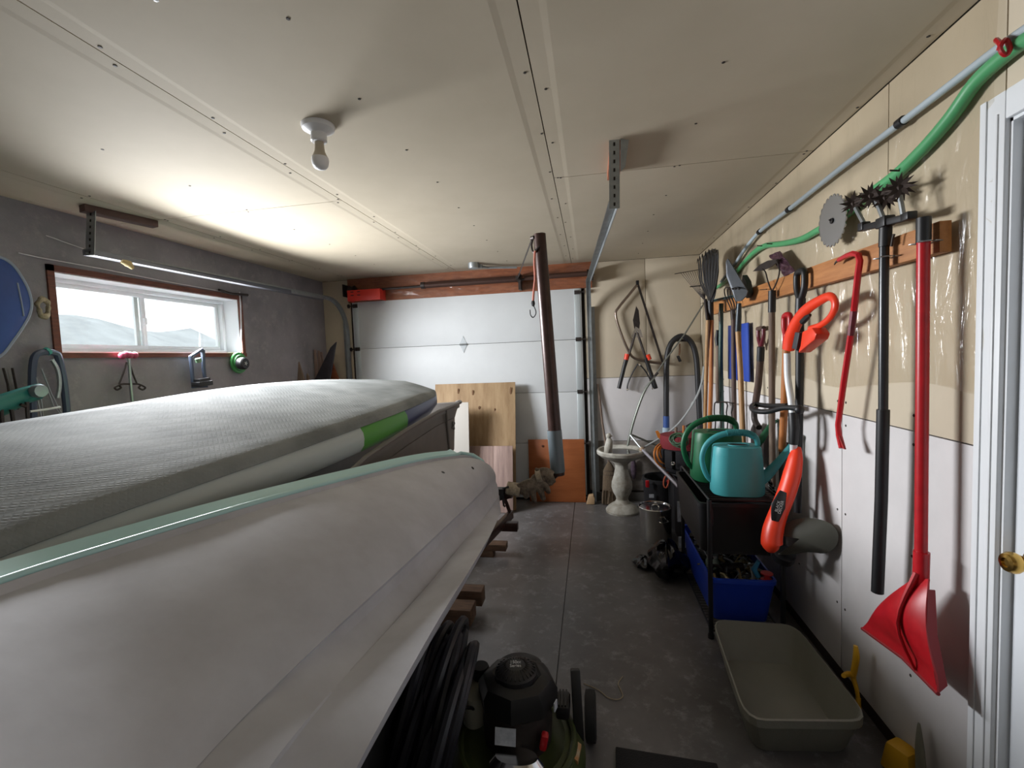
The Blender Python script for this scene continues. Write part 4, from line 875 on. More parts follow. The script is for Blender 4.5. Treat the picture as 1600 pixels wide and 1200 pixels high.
B().tube(PK(1101, 472, 1070, 522, 1037, 566, 1020, 592, y=BY-.09), .0075, 8).build('upper_section', mat('grey_rod', '66675f', .45, .3), t); B().tube(PK(1024, 588, 1010, 606, 1000, 628, 988, 665, 980, 700, y=BY-.10), [.008, .013, .013, .013], 8, smooth=3).build('lower_section', mat('grey_rod2', '73776f', .4, .4), t)
B().tube(PK(1028, 582, 1016, 596, y=BY-.095), .0125, 8).build('joint_sleeve', darksteel, t)
t = thing('pipe_handle_hook', 'small rusty hook with a black grip hanging inside the hose arch', 'hook', K(1062, 540, BY))
B().tube(PK(1062, 537, 1062, 548, 1061, 555, y=BY), .008, 8).build('hook', mat('rust', '7a5a42', .7), t); B().tube(PK(1059, 556, 1063, 565, y=BY), .014, 8).build('grip', black, t)
t = thing('white_tube', 'thin pale plastic tube curving from the rakes to the birdbath', 'tube', K(1060, 660, 4.4))
B().tube([AT(1100, 572, 'y', 4.3), AT(1096, 600, 'y', 4.35), AT(1083, 630, 'y', 4.4), AT(1060, 662, 'y', 4.42), AT(1035, 682, 'y', 4.42), AT(1004, 700, 'y', 4.4)], .009, 8, smooth=4).build('tube', mat('pale_tube', '9fa3a3', .4), t)
B().tube([AT(1084, 628, 'y', 4.395), AT(1081, 633, 'y', 4.4)], .013, 8).build('sleeve', mat('pale_tube', ''), t)
t = thing('aluminium_pole', 'silvery pole leaning down from the birdbath to the tool bag', 'pole', AT(1001, 700, 'y', 4.3))
B().tube([AT(985, 680, 'y', 4.45), AT(1003, 702, 'y', 4.35)], .010, 8).build('tip', steel, t); B().tube([AT(1003, 702, 'y', 4.35), AT(1064, 764, 'y', 3.75)], [.013, .015], 10).build('shaft', mat('silver_pole', 'b9b5be', .3, .5), t)
B().ball(AT(1003, 702, 'y', 4.35), .024, 10).build('coupling', mat('tan_coupling', 'a58f78', .5), t)
B().tube([AT(986, 679, 'y', 4.5), AT(1012, 690, 'y', 4.55), AT(1038, 700, 'y', 4.6)], .010, 8).build('brace', mat('grey_rod', ''), t)
# corn broom
t = thing('corn_broom', 'straw broom with a thin wooden handle left of the birdbath', 'broom', AT(952, 786, 'y', 4.66))
B().tube([K(934, 600, YB-.02), K(941, 660, YB-.05), AT(951, 722, 'y', 4.66)], .011, 8).build('handle', greyash, t)
straw = mat('straw', '7e6c57', .9, col2='564839', vs_=40, stretch=(9, 9, .6), bump=.8, bs=60)
c0, c1 = AT(952, 722, 'y', 4.65), AT(953, 786, 'y', 4.63); c1.z = max(.005, c1.z)
rs = []
for k, (f, wd_, th_) in enumerate(((0, .015, .015), (.08, .035, .025), (.2, .062, .035), (.55, .070, .035), (1, .082, .04))):
    c = c0.lerp(c1, f); rs.append([c+V((wd_*math.cos(a), th_*math.sin(a), 0)) for a in [2*PI*q_/20 for q_ in range(20)]])
B().rings(rs).build('bristle_body', straw, t)
b = B()
for k in range(90):
    x = random.uniform(-.075, .075); yy = random.uniform(-.04, .02); p = c1+V((x, yy, .0)); b.tube([p+V((-x*.15, 0, .14)), V((p.x+random.uniform(-.006, .006), p.y, .004))], .0022, 4)
o = b.build('straws', straw, t); o['kind'] = 'stuff'
for f in (.2, .3): 
    c = c0.lerp(c1, f); B().tube([c+V((.066*math.cos(a), .038*math.sin(a), 0)) for a in [2*PI*q_/20 for q_ in range(20)]], .002, 4, closed=True).build('stitching', darksteel, t)
pq = AT(923, 778, 'y', 4.62)
o = B().prism([V((pq.x-.045, 4.6, .003)), V((pq.x+.035, 4.6, .003)), V((pq.x+.04, 4.6, .06)), V((pq.x+.025, 4.6, .10)), V((pq.x-.02, 4.6, .09))], (0, .06, 0)).build('door_wedge', mat('fresh_wood', 'b59673', .7), bevel=.003); tag(o, 'small offcut of pale wood on the floor at the foot of the right door track', 'wood offcut')
# bird bath
bx, by = .262, 4.42
bb = thing('bird_bath', 'weathered white concrete birdbath on a baluster pedestal', 'birdbath', (bx, by, 0))
bst = mat('chipped_white_stone', 'c3c2ba', .8, col2='8f897c', vs_=9, bump=.4, bs=30)
B().lathe([(.155, 0), (.158, .02), (.135, .05), (.10, .075), (.075, .085), (.055, .12), (.062, .15), (.085, .19), (.098, .24), (.095, .29), (.075, .35), (.06, .42), (.062, .46), (.085, .485), (.09, .50), (.03, .505)], (bx, by, 0), 32).build('pedestal', bst, bb)
B().lathe([(.03, .50), (.12, .505), (.19, .535), (.225, .565), (.23, .59), (.222, .605), (.205, .602), (.19, .585), (.12, .555), (.002, .548)], (bx, by, 0), 40).build('bowl', bst, bb)
B().lathe([(.165, .578), (.002, .5785)], (bx, by, 0), 30).build('dirty_water', mat('dark_water', '1c1815', .2), bb)
bp_ = V((bx-.115, by-.06, .60)); b = B()
b.tube([bp_+V((-.02, 0, -.02)), bp_+V((-.005, 0, .03)), bp_+V((.005, 0, .09)), bp_+V((.0, 0, .12))], [.026, .040, .034, .02], 12, smooth=3)
b.ball(bp_+V((.0, 0, .145)), (.026, .028, .028), 12); b.tube([bp_+V((.02, 0, .145)), bp_+V((.042, -.005, .14))], [.011, .003], 8)
b.tube([bp_+V((-.02, 0, .04)), bp_+V((-.045, 0, -.03))], [.018, .008], 8); b.tube([bp_+V((.02, -.01, .0)), bp_+V((.04, -.01, -.04))], [.010, .008], 8)
b.build('bird_figure', bst, bb, remesh=.006)
o = B().ball(AT(990, 733, 'y', YB-.03), (.03, .02, .11), 10).build('hanging_cloth', mat('mottled_cloth', '4b3c48', .9, var=.5, vs_=30)); tag(o, 'small dark mottled cloth hanging on the wall behind the birdbath', 'cloth')
# stock pot
px, py = .482, 3.78
po_ = thing('stock_pot', 'tall stainless steel stock pot on the floor beside the birdbath', 'pot', (px, py, 0))
B().lathe([(.118, 0), (.124, .01), (.124, .215), (.127, .22), (.127, .262), (.131, .268), (.127, .272), (.121, .268), (.121, .02), (.002, .012)], (px, py, 0), 40).build('pot_body', chrome, po_)
B().lathe([(.002, .25), (.10, .25), (.119, .262)], (px, py, 0), 40).build('lid', chrome, po_)
B().tube([(px-.03, py-.02, .252), (px-.02, py-.02, .285), (px+.02, py-.02, .285), (px+.03, py-.02, .252)], .005, 8, smooth=4).build('lid_handle', chrome, po_)
for a in (-1.2, 1.9):
    d = V((math.cos(a), math.sin(a), 0)); s_ = V((-d.y, d.x, 0)); c = V((px, py, 0))
    B().tube([c+d*.124+s_*.035+V((0, 0, .19)), c+d*.15+s_*.032+V((0, 0, .185)), c+d*.15-s_*.032+V((0, 0, .185)), c+d*.124-s_*.035+V((0, 0, .19))], .005, 8, smooth=4).build('side_handle', chrome, po_)
# garbage bags
bag_m = mat('black_polythene', '0c0c10', .22, bump=.9, bs=14)
def lump(name, label, c, r, seed, h, cat='bag'):
    b = B(); b.grid(40, 22, lambda u, v: V((c[0]+r[0]*math.cos(2*PI*u)*math.sin(PI*min(.999, .02+v*.96))**.7*(1+.45*(noise.noise(V((math.cos(2*PI*u)*1.6, math.sin(2*PI*u)*1.6, v*2.4+seed))))), c[1]+r[1]*math.sin(2*PI*u)*math.sin(PI*min(.999, .02+v*.96))**.7*(1+.45*noise.noise(V((math.cos(2*PI*u)*1.6, math.sin(2*PI*u)*1.6, v*2.4+seed+5)))), max(.002, h*(v-.05)*(1+.35*noise.noise(V((math.cos(2*PI*u)*2, math.sin(2*PI*u)*2, v*3+seed+9))))))))
    bmesh.ops.remove_doubles(b.bm, verts=b.bm.verts, dist=.002)
    o = b.build(name, bag_m, sharp=25); return tag(o, label, cat)
lump('garbage_bag', 'crumpled black garbage bag on the floor in front of the stock pot', (.47, 3.16, 0), (.13, .17), 3, .22)
lump('garbage_bag', 'flattened scrap of black bag on the floor, left of the larger bag', (.33, 3.28, 0), (.07, .09), 8, .06)
# ================================================================== SHELF RACK AND BINS
RX0, RX1, RY0, RY1, RZ = .585, .935, 2.46, 3.18, .742
rk = thing('wire_rack', 'black metal rack with thin legs holding the bins and watering cans', 'rack', ((RX0+RX1)/2, (RY0+RY1)/2, 0))
for x in (RX0, RX1):
    for y in (RY0, RY1): 
        B().tube([(x, y, .03), (x, y, RZ)], .0125, 10).build('leg', black, rk); B().lathe([(.010, 0), (.017, .004), (.017, .02), (.012, .035)], (x, y, 0), 10).build('foot', black, rk)
for z in (.043, RZ):
    b = B(); b.tube([(RX0, RY0, z), (RX1, RY0, z), (RX1, RY1, z), (RX0, RY1, z)], .006, 6, closed=True); b.build('shelf_frame', black, rk)
    b = B()
    for k in range(1, 24): y = RY0+(RY1-RY0)*k/24; b.tube([(RX0, y, z), (RX1, y, z)], .0022, 5)
    b.build('shelf_wires', darksteel, rk)['kind'] = 'stuff'
for x in (RX0, RX1): B().tube([(x, RY0, .42), (x, RY1, .42)], .005, 6).build('side_bar', black, rk)
def binbox(name, label, x0, x1, y0, y1, z0, z1, m, tp=.9, rim=.012, cat='bin', handle=False):
    t = thing(name, label, cat, ((x0+x1)/2, (y0+y1)/2, z0)); cx, cy = (x0+x1)/2, (y0+y1)/2; rs = []
    def rr(s, z, r=.03):
        hx, hy = (x1-x0)/2*s, (y1-y0)/2*s; o_ = []
        for sx, sy, a0 in ((1, 1, 0), (-1, 1, PI/2), (-1, -1, PI), (1, -1, 1.5*PI)):
            for k in range(5): a = a0+PI/2*k/4; o_.append(V((cx+sx*(hx-r)+r*math.cos(a), cy+sy*(hy-r)+r*math.sin(a), z)))
        return o_
    B().rings([rr(tp, z0), rr(1, z1-.02), rr(1.03, z1-.02), rr(1.03, z1), rr(.975, z1), rr(.97, z1-.03), rr(tp*.97, z0+.008)]).build('bin_body', m, t, sharp=35)
    return t
bluem = mat('blue_bin_plastic', '1c3fb4', .4, var=.08)
bb2 = binbox('blue_bin', 'blue plastic recycling bin full of odds and ends on the lowest rack shelf', .60, .92, 2.50, 3.28, .052, .305, bluem, .86)
# junk in the bin: separate small things
jl = [('glass_jar', 'clear glass jar standing at the front left corner of the blue bin', 'jar', (.66, 2.72), 'lathe', mat('jar_glass', '93a79a', .15, trans=.5)),
      ('paint_tin', 'small steel tin in the blue bin behind the jar', 'tin', (.68, 2.95), 'tin', steel),
      ('screwdriver', 'screwdriver with a light blue handle poking out of the blue bin', 'screwdriver', (.86, 2.58), 'sd', mat('sky_blue_plastic', '3f94bf', .4)),
      ('red_spool', 'small red spool at the front right corner of the blue bin', 'spool', (.89, 2.55), 'sp', mat('coral_red', 'd23a3a', .45)),
      ('spray_can', 'dark spray can lying across the blue bin', 'can', (.76, 2.66), 'lie', darksteel)]
for nm, lb_, ct, (x, y), kind, m in jl:
    t = thing(nm, lb_, ct, (x, y, .30)); ORG[t.name] = V((x, y, .395))
    if kind in ('lathe', 'tin'):
        B().lathe([(.035, .29), (.04, .30), (.04, .40), (.03, .415), (.03, .43), (.002, .43)], (x, y, 0), 16).build('body', m, t); B().lathe([(.032, .425), (.032, .44), (.002, .44)], (x, y, 0), 16).build('lid', steel, t)
    elif kind == 'sd':
        B().tube([(x, y, .38), (x-.02, y+.01, .42), (x+.0, y, .47)], [.013, .015, .010], 10).build('handle', m, t); B().tube([(x, y, .38), (x-.02, y+.05, .28)], .004, 6).build('shank', steel, t)
    elif kind == 'sp': B().lathe([(.03, .38), (.03, .386), (.014, .39), (.014, .41), (.03, .414), (.03, .42), (.006, .42)], (x, y, 0), 16).build('reel', m, t)
    else: B().tube([(x-.06, y, .385), (x+.05, y+.03, .385)], .024, 14).build('body', m, t); B().tube([(x+.05, y+.03, .385), (x+.07, y+.036, .385)], .015, 10).build('cap', white, t)
b = B(); random.seed(4)
for k in range(230):
    x, y, z = random.uniform(.635, .90), random.uniform(2.56, 3.22), random.uniform(.235, .30); d = V((random.uniform(-1, 1), random.uniform(-1, 1), random.uniform(-.3, .3))).normalized(); ln = random.uniform(.02, .06)
    if k % 3: b.mi = k % 4; b.tube([V((x, y, z))-d*ln, V((x, y, z))+V((0, 0, .01)), V((x, y, z))+d*ln], random.uniform(.003, .011), 6)
    else: b.mi = (k//3) % 4; b.box((x, y, z), (random.uniform(.02, .05), random.uniform(.02, .04), .015), Matrix.Rotation(random.random()*6, 3, 'Z') @ Matrix.Rotation(random.uniform(-.5, .5), 3, 'X'))
b.mi = 3; b.box((.76, 2.89, .235), (.27, .68, .03))
o = b.build('loose_hardware', [steel, darksteel, mat('brass_bits', '8d7f5a', .5, .4), black]); tag(o, 'jumble of small loose hardware filling the blue bin', 'hardware', kind='stuff')
# black crate on the rack, upper storey
cr = binbox('black_crate', 'large black plastic crate on the rack above the blue bin', .545, .925, 2.50, 3.16, .445, .715, black, .93)
B().tube([(.60, 2.495, .69), (.60, 2.48, .67), (.60, 2.48, .61), (.60, 2.50, .59)], .008, 8).build('front_handle', black, cr)
B().b2((.60, 2.525, .43), (.90, 3.10, .446)).build('base_rail', black, cr)
for x in (RX0+.012, RX1-.012): B().tube([(x, RY0, .434), (x, RY1, .434)], .006, 6).build('side_bar', black, rk)
lbm = mat('printed_white_label', 'c9ced6', .6, col2='a3a9b5', vs_=40)
# black storage tote behind, left of the rack
bt = binbox('black_tote', 'black storage tote with white stickers behind the rack', .655, .90, 3.42, 3.98, .0, .485, mat('black_tote_plastic', '17171d', .5), .95)
for u, v, w_, h_ in ((1063, 800, .03, .15), (1067, 848, .05, .08)):
    p = AT(u, v, 'y', 3.40); B().b2((p.x-w_/2-.004, 3.405, p.z-h_/2), (p.x+w_/2-.004, 3.411, p.z+h_/2)).build('sticker', lbm, bt)
o = lump('plastic_bag', 'crinkled clear and green plastic bag on the black tote', (.70, 3.55, 0), (.06, .10), 12, .12); o.location.z += .485; o.data.materials.clear(); o.data.materials.append(mat('clear_green_film', '6f9580', .2, var=.5, vs_=20, bump=.8, bs=30))
# bucket tool organiser with red trim (near wall, behind)
tb = thing('tool_bag', 'black and maroon open tool bag with pockets, behind the watering cans', 'tool bag', (.80, 4.0, .5))
mar2 = mat('maroon_fabric', '6e1620', .8, bump=.3, bs=90)
cx, cy = .78, 4.03
B().lathe([(.17, .50), (.19, .52), (.2, .72), (.205, .80), (.195, .80), (.185, .55), (.002, .52)], (cx, cy, 0), 28, sy=.8).build('bag_body', blackmat, tb)
B().lathe([(.206, .70), (.214, .74), (.212, .81), (.196, .812)], (cx, cy, 0), 28, sy=.8).build('maroon_band', mar2, tb)
for k in range(6):
    a = PI+.2+k*.5; p = V((cx+.205*math.cos(a), cy+.165*math.sin(a), .62)); B().box(p, (.08, .03, .15), Matrix.Rotation(a+PI/2, 3, 'Z')).build('pocket', blackmat, tb, bevel=.008)
p = V((cx-.14, cy-.15, .60)); B().lathe([(.012, 0), (.016, .003), (.012, .006), (.008, .003)], p+V((0, -.02, 0)), 14, Matrix.Rotation(PI/2, 3, 'X')).build('eyelet', chrome, tb)
o = B().lathe([(.10, 0), (.15, .01), (.155, .46), (.15, .49), (.002, .49)], (cx, cy, 0), 26).build('black_bucket', black); tag(o, 'black bucket under the maroon tool bag', 'bucket')
for nm, lb_, pts, r, m in (('pliers', 'dark tool handle standing in the maroon tool bag', [(cx-.10, cy-.05, .62), (cx-.09, cy-.06, .88)], .010, greyash), ('file_handle', 'wooden file handle standing in the maroon tool bag', [(cx-.04, cy-.08, .62), (cx-.035, cy-.09, .90)], .009, orangeash)):
    o = B().tube([pts[0], V(pts[0]).lerp(V(pts[1]), .6), pts[1]], [r*.6, r, r*1.2], 8).build(nm, m); tag(o, lb_, 'tool')
o = B().tube([AT(1073, 668, 'y', 4.1), AT(1080, 664, 'y', 4.1), AT(1100, 660, 'y', 4.1)], [.02, .022, .012], 10, flat=.7).tube([AT(1100, 660, 'y', 4.1), AT(1104, 700, 'y', 4.1)], .012, 8).build('rubber_mallet', black); tag(o, 'black-headed hammer lying over the tool bag rim', 'hammer')
# black bucket organiser with red trim, left
ob = thing('bucket_organiser', 'low black bucket organiser with red tabs, orange cord coiled inside', 'bucket', (.62, 4.32, 0))
cx2, cy2 = .60, 4.20
B().lathe([(.14, 0), (.15, .01), (.165, .36), (.172, .37), (.17, .40), (.155, .40), (.145, .05), (.002, .03)], (cx2, cy2, 0), 28).build('bucket_body', blackmat, ob)
for u, v, w_, h_ in ((1012, 757, .03, .06), (1052, 754, .10, .03)):
    p = AT(u, v, 'y', cy2-.18); B().box(p+V((0, .02, 0)), (w_, .02, h_)).build('red_tab', red, ob, bevel=.004)
p = AT(1018, 775, 'y', cy2-.16); B().box(p, (.04, .006, .03)).build('white_label', lbm, ob)
# cords
def coil(name, label, c, R0, r, m, n, tilt, seed, cat='cord'):
    random.seed(seed); pts = []; rot = Matrix.Rotation(tilt[0], 3, 'X') @ Matrix.Rotation(tilt[1], 3, 'Y')
    for k in range(n*14):
        a = 2*PI*k/14; lp_ = k//14; random.seed(seed*100+lp_); rr_ = R0*(.78+.3*random.random()); oo = V((random.uniform(-.02, .02), random.uniform(-.02, .02), random.uniform(-.02, .02)))
        pts.append(V(c)+rot @ V((rr_*math.cos(a), rr_*.8*math.sin(a), .004*lp_))+oo)
    return tag(B().tube(pts, r, 6, smooth=2).build(name, m), label, cat)
orc = mat('orange_cord', 'c5762c', .5)
coil('extension_cord', 'orange extension cord bundled over the bucket organiser', AT(1042, 712, 'y', 4.05), .13, .006, orc, 7, (1.2, .5), 3)
o = B().tube([AT(u, v, 'y', 3.98) for u, v in ((1044, 738), (1038, 748), (1037, 758), (1041, 762), (1045, 752), (1043, 738))], .006, 6, smooth=4).build('cord_loop', mat('salmon_cord', 'd0694c', .5)); tag(o, 'salmon cord loop hanging over the front of the bucket organiser', 'cord')
coil('green_cord', 'tangled dark green cord in front of the maroon tool bag', AT(1060, 688, 'y', 3.80), .06, .006, mat('dark_green_cord', '2c4a30', .6), 6, (1.0, -.4), 5)
o = B().prism([AT(u, v, 'y', 4.3) for u, v in ((1024, 674), (1028, 673), (1036, 683), (1034, 688), (1028, 684))], (0, .012, 0)).build('orange_scraper', mat('orange_cord', '')); tag(o, 'orange plastic scraper blade by the black hose end', 'scraper')
# ---- watering cans
def rrect(cx, cy, hx, hy, z, r, n=6, rot=0):
    o_ = []
    for sx, sy, a0 in ((1, 1, 0), (-1, 1, PI/2), (-1, -1, PI), (1, -1, 1.5*PI)):
        for k in range(n): a = a0+PI/2*k/(n-1); x = sx*(hx-r)+r*math.cos(a); y = sy*(hy-r)+r*math.sin(a); o_.append(V((cx+x*math.cos(rot)-y*math.sin(rot), cy+x*math.sin(rot)+y*math.cos(rot), z)))
    return o_
def watering_can(name, label, cx, cy, z, m, sc=1, rot=0):
    t = thing(name, label, 'watering can', (cx, cy, z)); R = Matrix.Rotation(rot, 3, 'Z')
    def Q(x, y, zz): return V((cx, cy, z)) + R @ V((x*sc, y*sc, zz*sc))
    rs = []
    for zz, hx, r in ((0, .125, .07), (.01, .132, .072), (.10, .130, .072), (.20, .122, .07), (.247, .117, .066), (.255, .110, .06)):
        rs.append([Q(p.x, p.y, zz) for p in rrect(0, 0, hx, .088-.03*zz, 0, r)])
    op = [[Q(.02+(.045-.0*k)*math.cos(a), .035*math.sin(a), .255+dz) for a in [2*PI*j_/24 for j_ in range(24)]] for k, dz in ((0, .0), )]
    B().rings(rs).build('can_body', m, t, sharp=50, bevel=0)
    B().tube([Q(.01+.052*math.cos(a), .038*math.sin(a), .257) for a in [2*PI*j_/24 for j_ in range(24)]], .004*sc, 6, closed=True).build('mouth_rim', m, t)
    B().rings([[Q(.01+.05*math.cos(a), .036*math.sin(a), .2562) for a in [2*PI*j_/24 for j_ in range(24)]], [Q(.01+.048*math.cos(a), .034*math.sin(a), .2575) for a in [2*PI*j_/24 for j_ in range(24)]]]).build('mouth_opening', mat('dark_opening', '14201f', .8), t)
    hp_ = [Q(-.122, 0, .055), Q(-.145, 0, .08), Q(-.165, 0, .13), Q(-.172, 0, .19), Q(-.150, 0, .255), Q(-.10, 0, .300), Q(-.03, 0, .322), Q(.05, 0, .320), Q(.095, 0, .295), Q(.105, 0, .255)]
    B().tube(hp_, [.010*sc, .013*sc, .014*sc, .014*sc, .015*sc, .016*sc, .016*sc, .016*sc, .015*sc, .013*sc], 12, smooth=5, flat=.85, up=(0, 1, 0)).build('handle', m, t)
    b = B()
    sp2 = spline(hp_, 10)
    for k in range(58, 78):
        p = sp2[k]; d = (sp2[k+1]-sp2[k-1]).normalized(); b.tube([p-d*.0016, p+d*.0016], .0185*sc, 12)
    b.build('grip_ribs', m, t)
    B().tube([Q(.10, 0, .06), Q(.15, 0, .10), Q(.22, 0, .19), Q(.285, 0, .285)], [.035*sc, .028*sc, .019*sc, .013*sc], 12, smooth=4).build('spout', m, t)
    B().tube([Q(.28, 0, .278), Q(.295, 0, .31)], [.014*sc, .022*sc], 12).build('spout_tip', m, t)
    return t
c_ = AT(1148, 778, 'y', 2.60)
watering_can('watering_can', 'turquoise plastic watering can at the front of the rack top', c_.x+.005, 2.58, RZ+.008, teal, 1.0, -.06)
watering_can('watering_can', 'dark green plastic watering can behind the turquoise one', .725, 2.86, RZ+.008, dgreen, 1.12, .10)
o = tag(B().grid(3, 3, lambda u, v: V((.90+.05*u, 2.56+.1*v, RZ+.12-.12*u))).build('chequered_rag', mat('black_white_check', 'd0d0d0', .8), solid=.003), 'black and white patterned rag behind the turquoise spout', 'rag')
cm = bpy.data.materials['black_white_check']; ck = cm.node_tree.nodes.new('ShaderNodeTexWave'); ck.inputs['Scale'].default_value = 30; ck.inputs['Distortion'].default_value = 6
rmp = cm.node_tree.nodes.new('ShaderNodeValToRGB'); rmp.color_ramp.elements[0].position = .45; rmp.color_ramp.elements[0].color = (.01, .01, .01, 1); rmp.color_ramp.elements[1].position = .55; rmp.color_ramp.elements[1].color = (.6, .6, .62, 1)
tcn = cm.node_tree.nodes.new('ShaderNodeTexCoord'); cm.node_tree.links.new(tcn.outputs['Object'], ck.inputs[0]); cm.node_tree.links.new(ck.outputs['Color'], rmp.inputs[0]); cm.node_tree.links.new(rmp.outputs[0], cm.node_tree.nodes['Principled BSDF'].inputs['Base Color'])
# ================================================================== FLOOR THINGS
# grey tub
tg = mat('grey_tub_plastic', '77766c', .5, var=.06, vs_=5, bump=.1, bs=120)
zt = .17; cs = [AT(1112, 967, 'z', zt), AT(1243, 976, 'z', zt), AT(1363, 1128, 'z', zt), AT(1166, 1126, 'z', zt)]
tub = thing('grey_tub', 'empty grey plastic mixing tub on the floor below the tools', 'tub', (.75, 2.05, 0))
def tubring(z, s, bulge=.03, r=.16):
    c = sum(cs, V())/4; P_ = [c+(p-c)*s for p in cs]; out = []
    for i in range(4):
        p, pn, pp = P_[i], P_[(i+1) % 4], P_[i-1]; a = p.lerp(pp, r); b_ = p.lerp(pn, r)
        for k in range(5): t = k/4; out.append(a*(1-t)**2+p*2*t*(1-t)+b_*t*t)
    for q in out: q.z = z
    return out
B().rings([tubring(0.0, .80), tubring(.02, .84), tubring(zt-.03, .97), tubring(zt-.03, 1.0), tubring(zt, 1.0), tubring(zt+.002, .975), tubring(zt-.02, .955), tubring(.03, .83), tubring(.008, .79)]).build('tub_shell', tg, tub, sharp=30)
p0, p1, p2 = cs[1], cs[2], cs[3]
# rubber mat
mp_ = [AT(962, 1166, 'z', .012), AT(1120, 1192, 'z', .012)]
B_m = B().prism([mp_[0], mp_[1], mp_[1]+V((.02, -.75, 0)), mp_[0]+V((-.04, -.75, 0))], (0, 0, -.011)).build('floor_mat', mat('ribbed_rubber', '0d0c10', .8, bump=.5, bs=200), bevel=.003); tag(B_m, 'black rubber floor mat at the bottom edge of the picture', 'mat')
wr_ = [AT(u, v, 'z', .004) for u, v in ((912, 1068), (935, 1078), (950, 1090), (965, 1093), (973, 1088), (970, 1078), (966, 1068), (973, 1057))]
o = B().tube(wr_, .0022, 5, smooth=4).build('loose_string', mat('pale_string', '9a8d76', .8)); tag(o, 'short curl of pale string on the floor right of the mower', 'string')
# black hose coil hanging below the hull
hc_m = mat('black_irrigation_hose', '14141c', .42)
cc = V((-.53, 1.52, .40)); t = thing('hose_coil', 'large coil of black hose standing against the boats beside the mower', 'hose', (cc.x, cc.y, 0))
for k in range(26):
    random.seed(50+k); rx, rz = random.uniform(.20, .27), random.uniform(.22, .275); off = V((random.uniform(-.02, .02)+(k-13)*.013, random.uniform(-.04, .05)+(k-8)*-.006, 0)); cx_ = cc+off; cx_.z = rz+.02
    ph = random.random()
    B().tube([cx_+V((-.10*math.sin(a+ph)*.4+(.30-.30*math.sin(a))*-.35, rx*math.cos(a), rz*math.sin(a))) for a in [2*PI*j_/28 for j_ in range(28)]], .0165, 8, closed=True).build('hose_turn', hc_m, t)
# ---- lawn mower
mg = mat('olive_green_deck', '3c4522', .4, var=.2, vs_=8)
mx_, my = -.295, 1.545
mw = thing('lawn_mower', 'green petrol lawn mower with a black engine cover, beside the white hull', 'lawn mower', (mx_, my, 0))
def ell(cx, cy, a, b_, z, n=36): return [V((cx+a*math.cos(2*PI*k/n), cy+b_*math.sin(2*PI*k/n), z)) for k in range(n)]
B().rings([ell(mx_, my-.02, .235, .26, .05), ell(mx_, my-.02, .24, .265, .12), ell(mx_, my-.02, .21, .235, .165), ell(mx_, my-.02, .17, .19, .175), ell(mx_, my-.02, .15, .17, .165)]).build('deck', mg, mw)
B().tube([p for p in ell(mx_, my-.02, .2, .225, .172)], .012, 8, closed=True).build('deck_ring', mg, mw)
B().rings([ell(mx_, my, .12, .12, .16), ell(mx_, my, .125, .12, .24), ell(mx_, my, .115, .11, .29)]).build('engine_block', darksteel, mw)
em = mat('engine_cover_black', '1a1a1b', .42)
B().rings([ell(mx_, my+.01, .125, .115, .285, 8), ell(mx_, my+.01, .142, .132, .295, 8), ell(mx_, my+.015, .145, .135, .34, 8), ell(mx_, my+.01, .125, .118, .372, 8), ell(mx_, my+.01, .09, .085, .386, 8), ell(mx_, my+.01, .08, .075, .38, 8)]).build('engine_cover', em, mw)
B().rings([ell(mx_, my-.0, .078, .072, .375), ell(mx_, my-.0, .075, .07, .40), ell(mx_, my-.0, .055, .05, .418), ell(mx_, my-.0, .032, .03, .424)]).build('recoil_housing', black, mw)
b = B()
for k in range(26):
    a = 2*PI*k/26; d = V((math.cos(a), math.sin(a)*.93, 0)); c = V((mx_, my, 0)); b.beam(c+d*.036+V((0, 0, .4235)), c+d*.070+V((0, 0, .408)), .003, .005)
b.build('cooling_fins', em, mw)
R3 = Matrix.Rotation(.15, 3, 'Z') @ Matrix.Rotation(.25, 3, 'X')
text('cover_lettering', '150cc\nSeries', .017, R3, V((mx_, my-.002, .4275)), mat('badge_white', ''), mw)
B().rings([ell(mx_-.0, my+.105, .075, .05, .30), ell(mx_-.0, my+.105, .08, .055, .36), ell(mx_, my+.10, .06, .04, .375)]).build('fuel_cowl', em, mw)
B().rings([ell(mx_-.16, my+.03, .05, .075, .20), ell(mx_-.16, my+.03, .055, .08, .27), ell(mx_-.155, my+.03, .045, .07, .30)]).build('fuel_tank', mat('cream_tank', '8b8c84', .5), mw)
B().lathe([(.032, .30), (.034, .335), (.03, .345), (.002, .345)], (mx_-.155, my+.09, 0), 18).build('fuel_cap', black, mw)
B().box((mx_-.02, my-.130, .262), (.07, .004, .05), Matrix.Rotation(-.35, 3, 'X')).build('rating_label', lbm, mw)
B().box((mx_+.142, my-.04, .315), (.004, .025, .03), Matrix.Rotation(-.3, 3, 'Z')).build('small_label', lbm, mw)
B().box((mx_+.105, my-.10, .235), (.025, .03, .055), Matrix.Rotation(.2, 3, 'Y')).build('primer_bulb', red, mw, bevel=.008)
B().rings([ell(mx_+.02, my-.16, .085, .045, .165), ell(mx_+.02, my-.16, .09, .05, .20), ell(mx_+.02, my-.155, .07, .035, .222)]).build('exhaust_guard', chrome, mw)
dp = [V((mx_+.175, my+.02, .155)), V((mx_+.225, my-.01, .145)), V((mx_+.215, my-.085, .15)), V((mx_+.165, my-.06, .162))]
B().prism(dp, (0, 0, .012)).build('warning_sticker', mat('orange_sticker', 'b9772f', .5, col2='b5a78c', vs_=30), mw)
B().box((mx_+.16, my+.06, .24), (.05, .09, .05)).build('air_filter', em, mw, bevel=.01)
for k in range(4): B().beam((mx_+.135+k*.012, my+.02, .268), (mx_+.135+k*.012, my+.10, .268), .005, .006).build('filter_rib', em, mw)
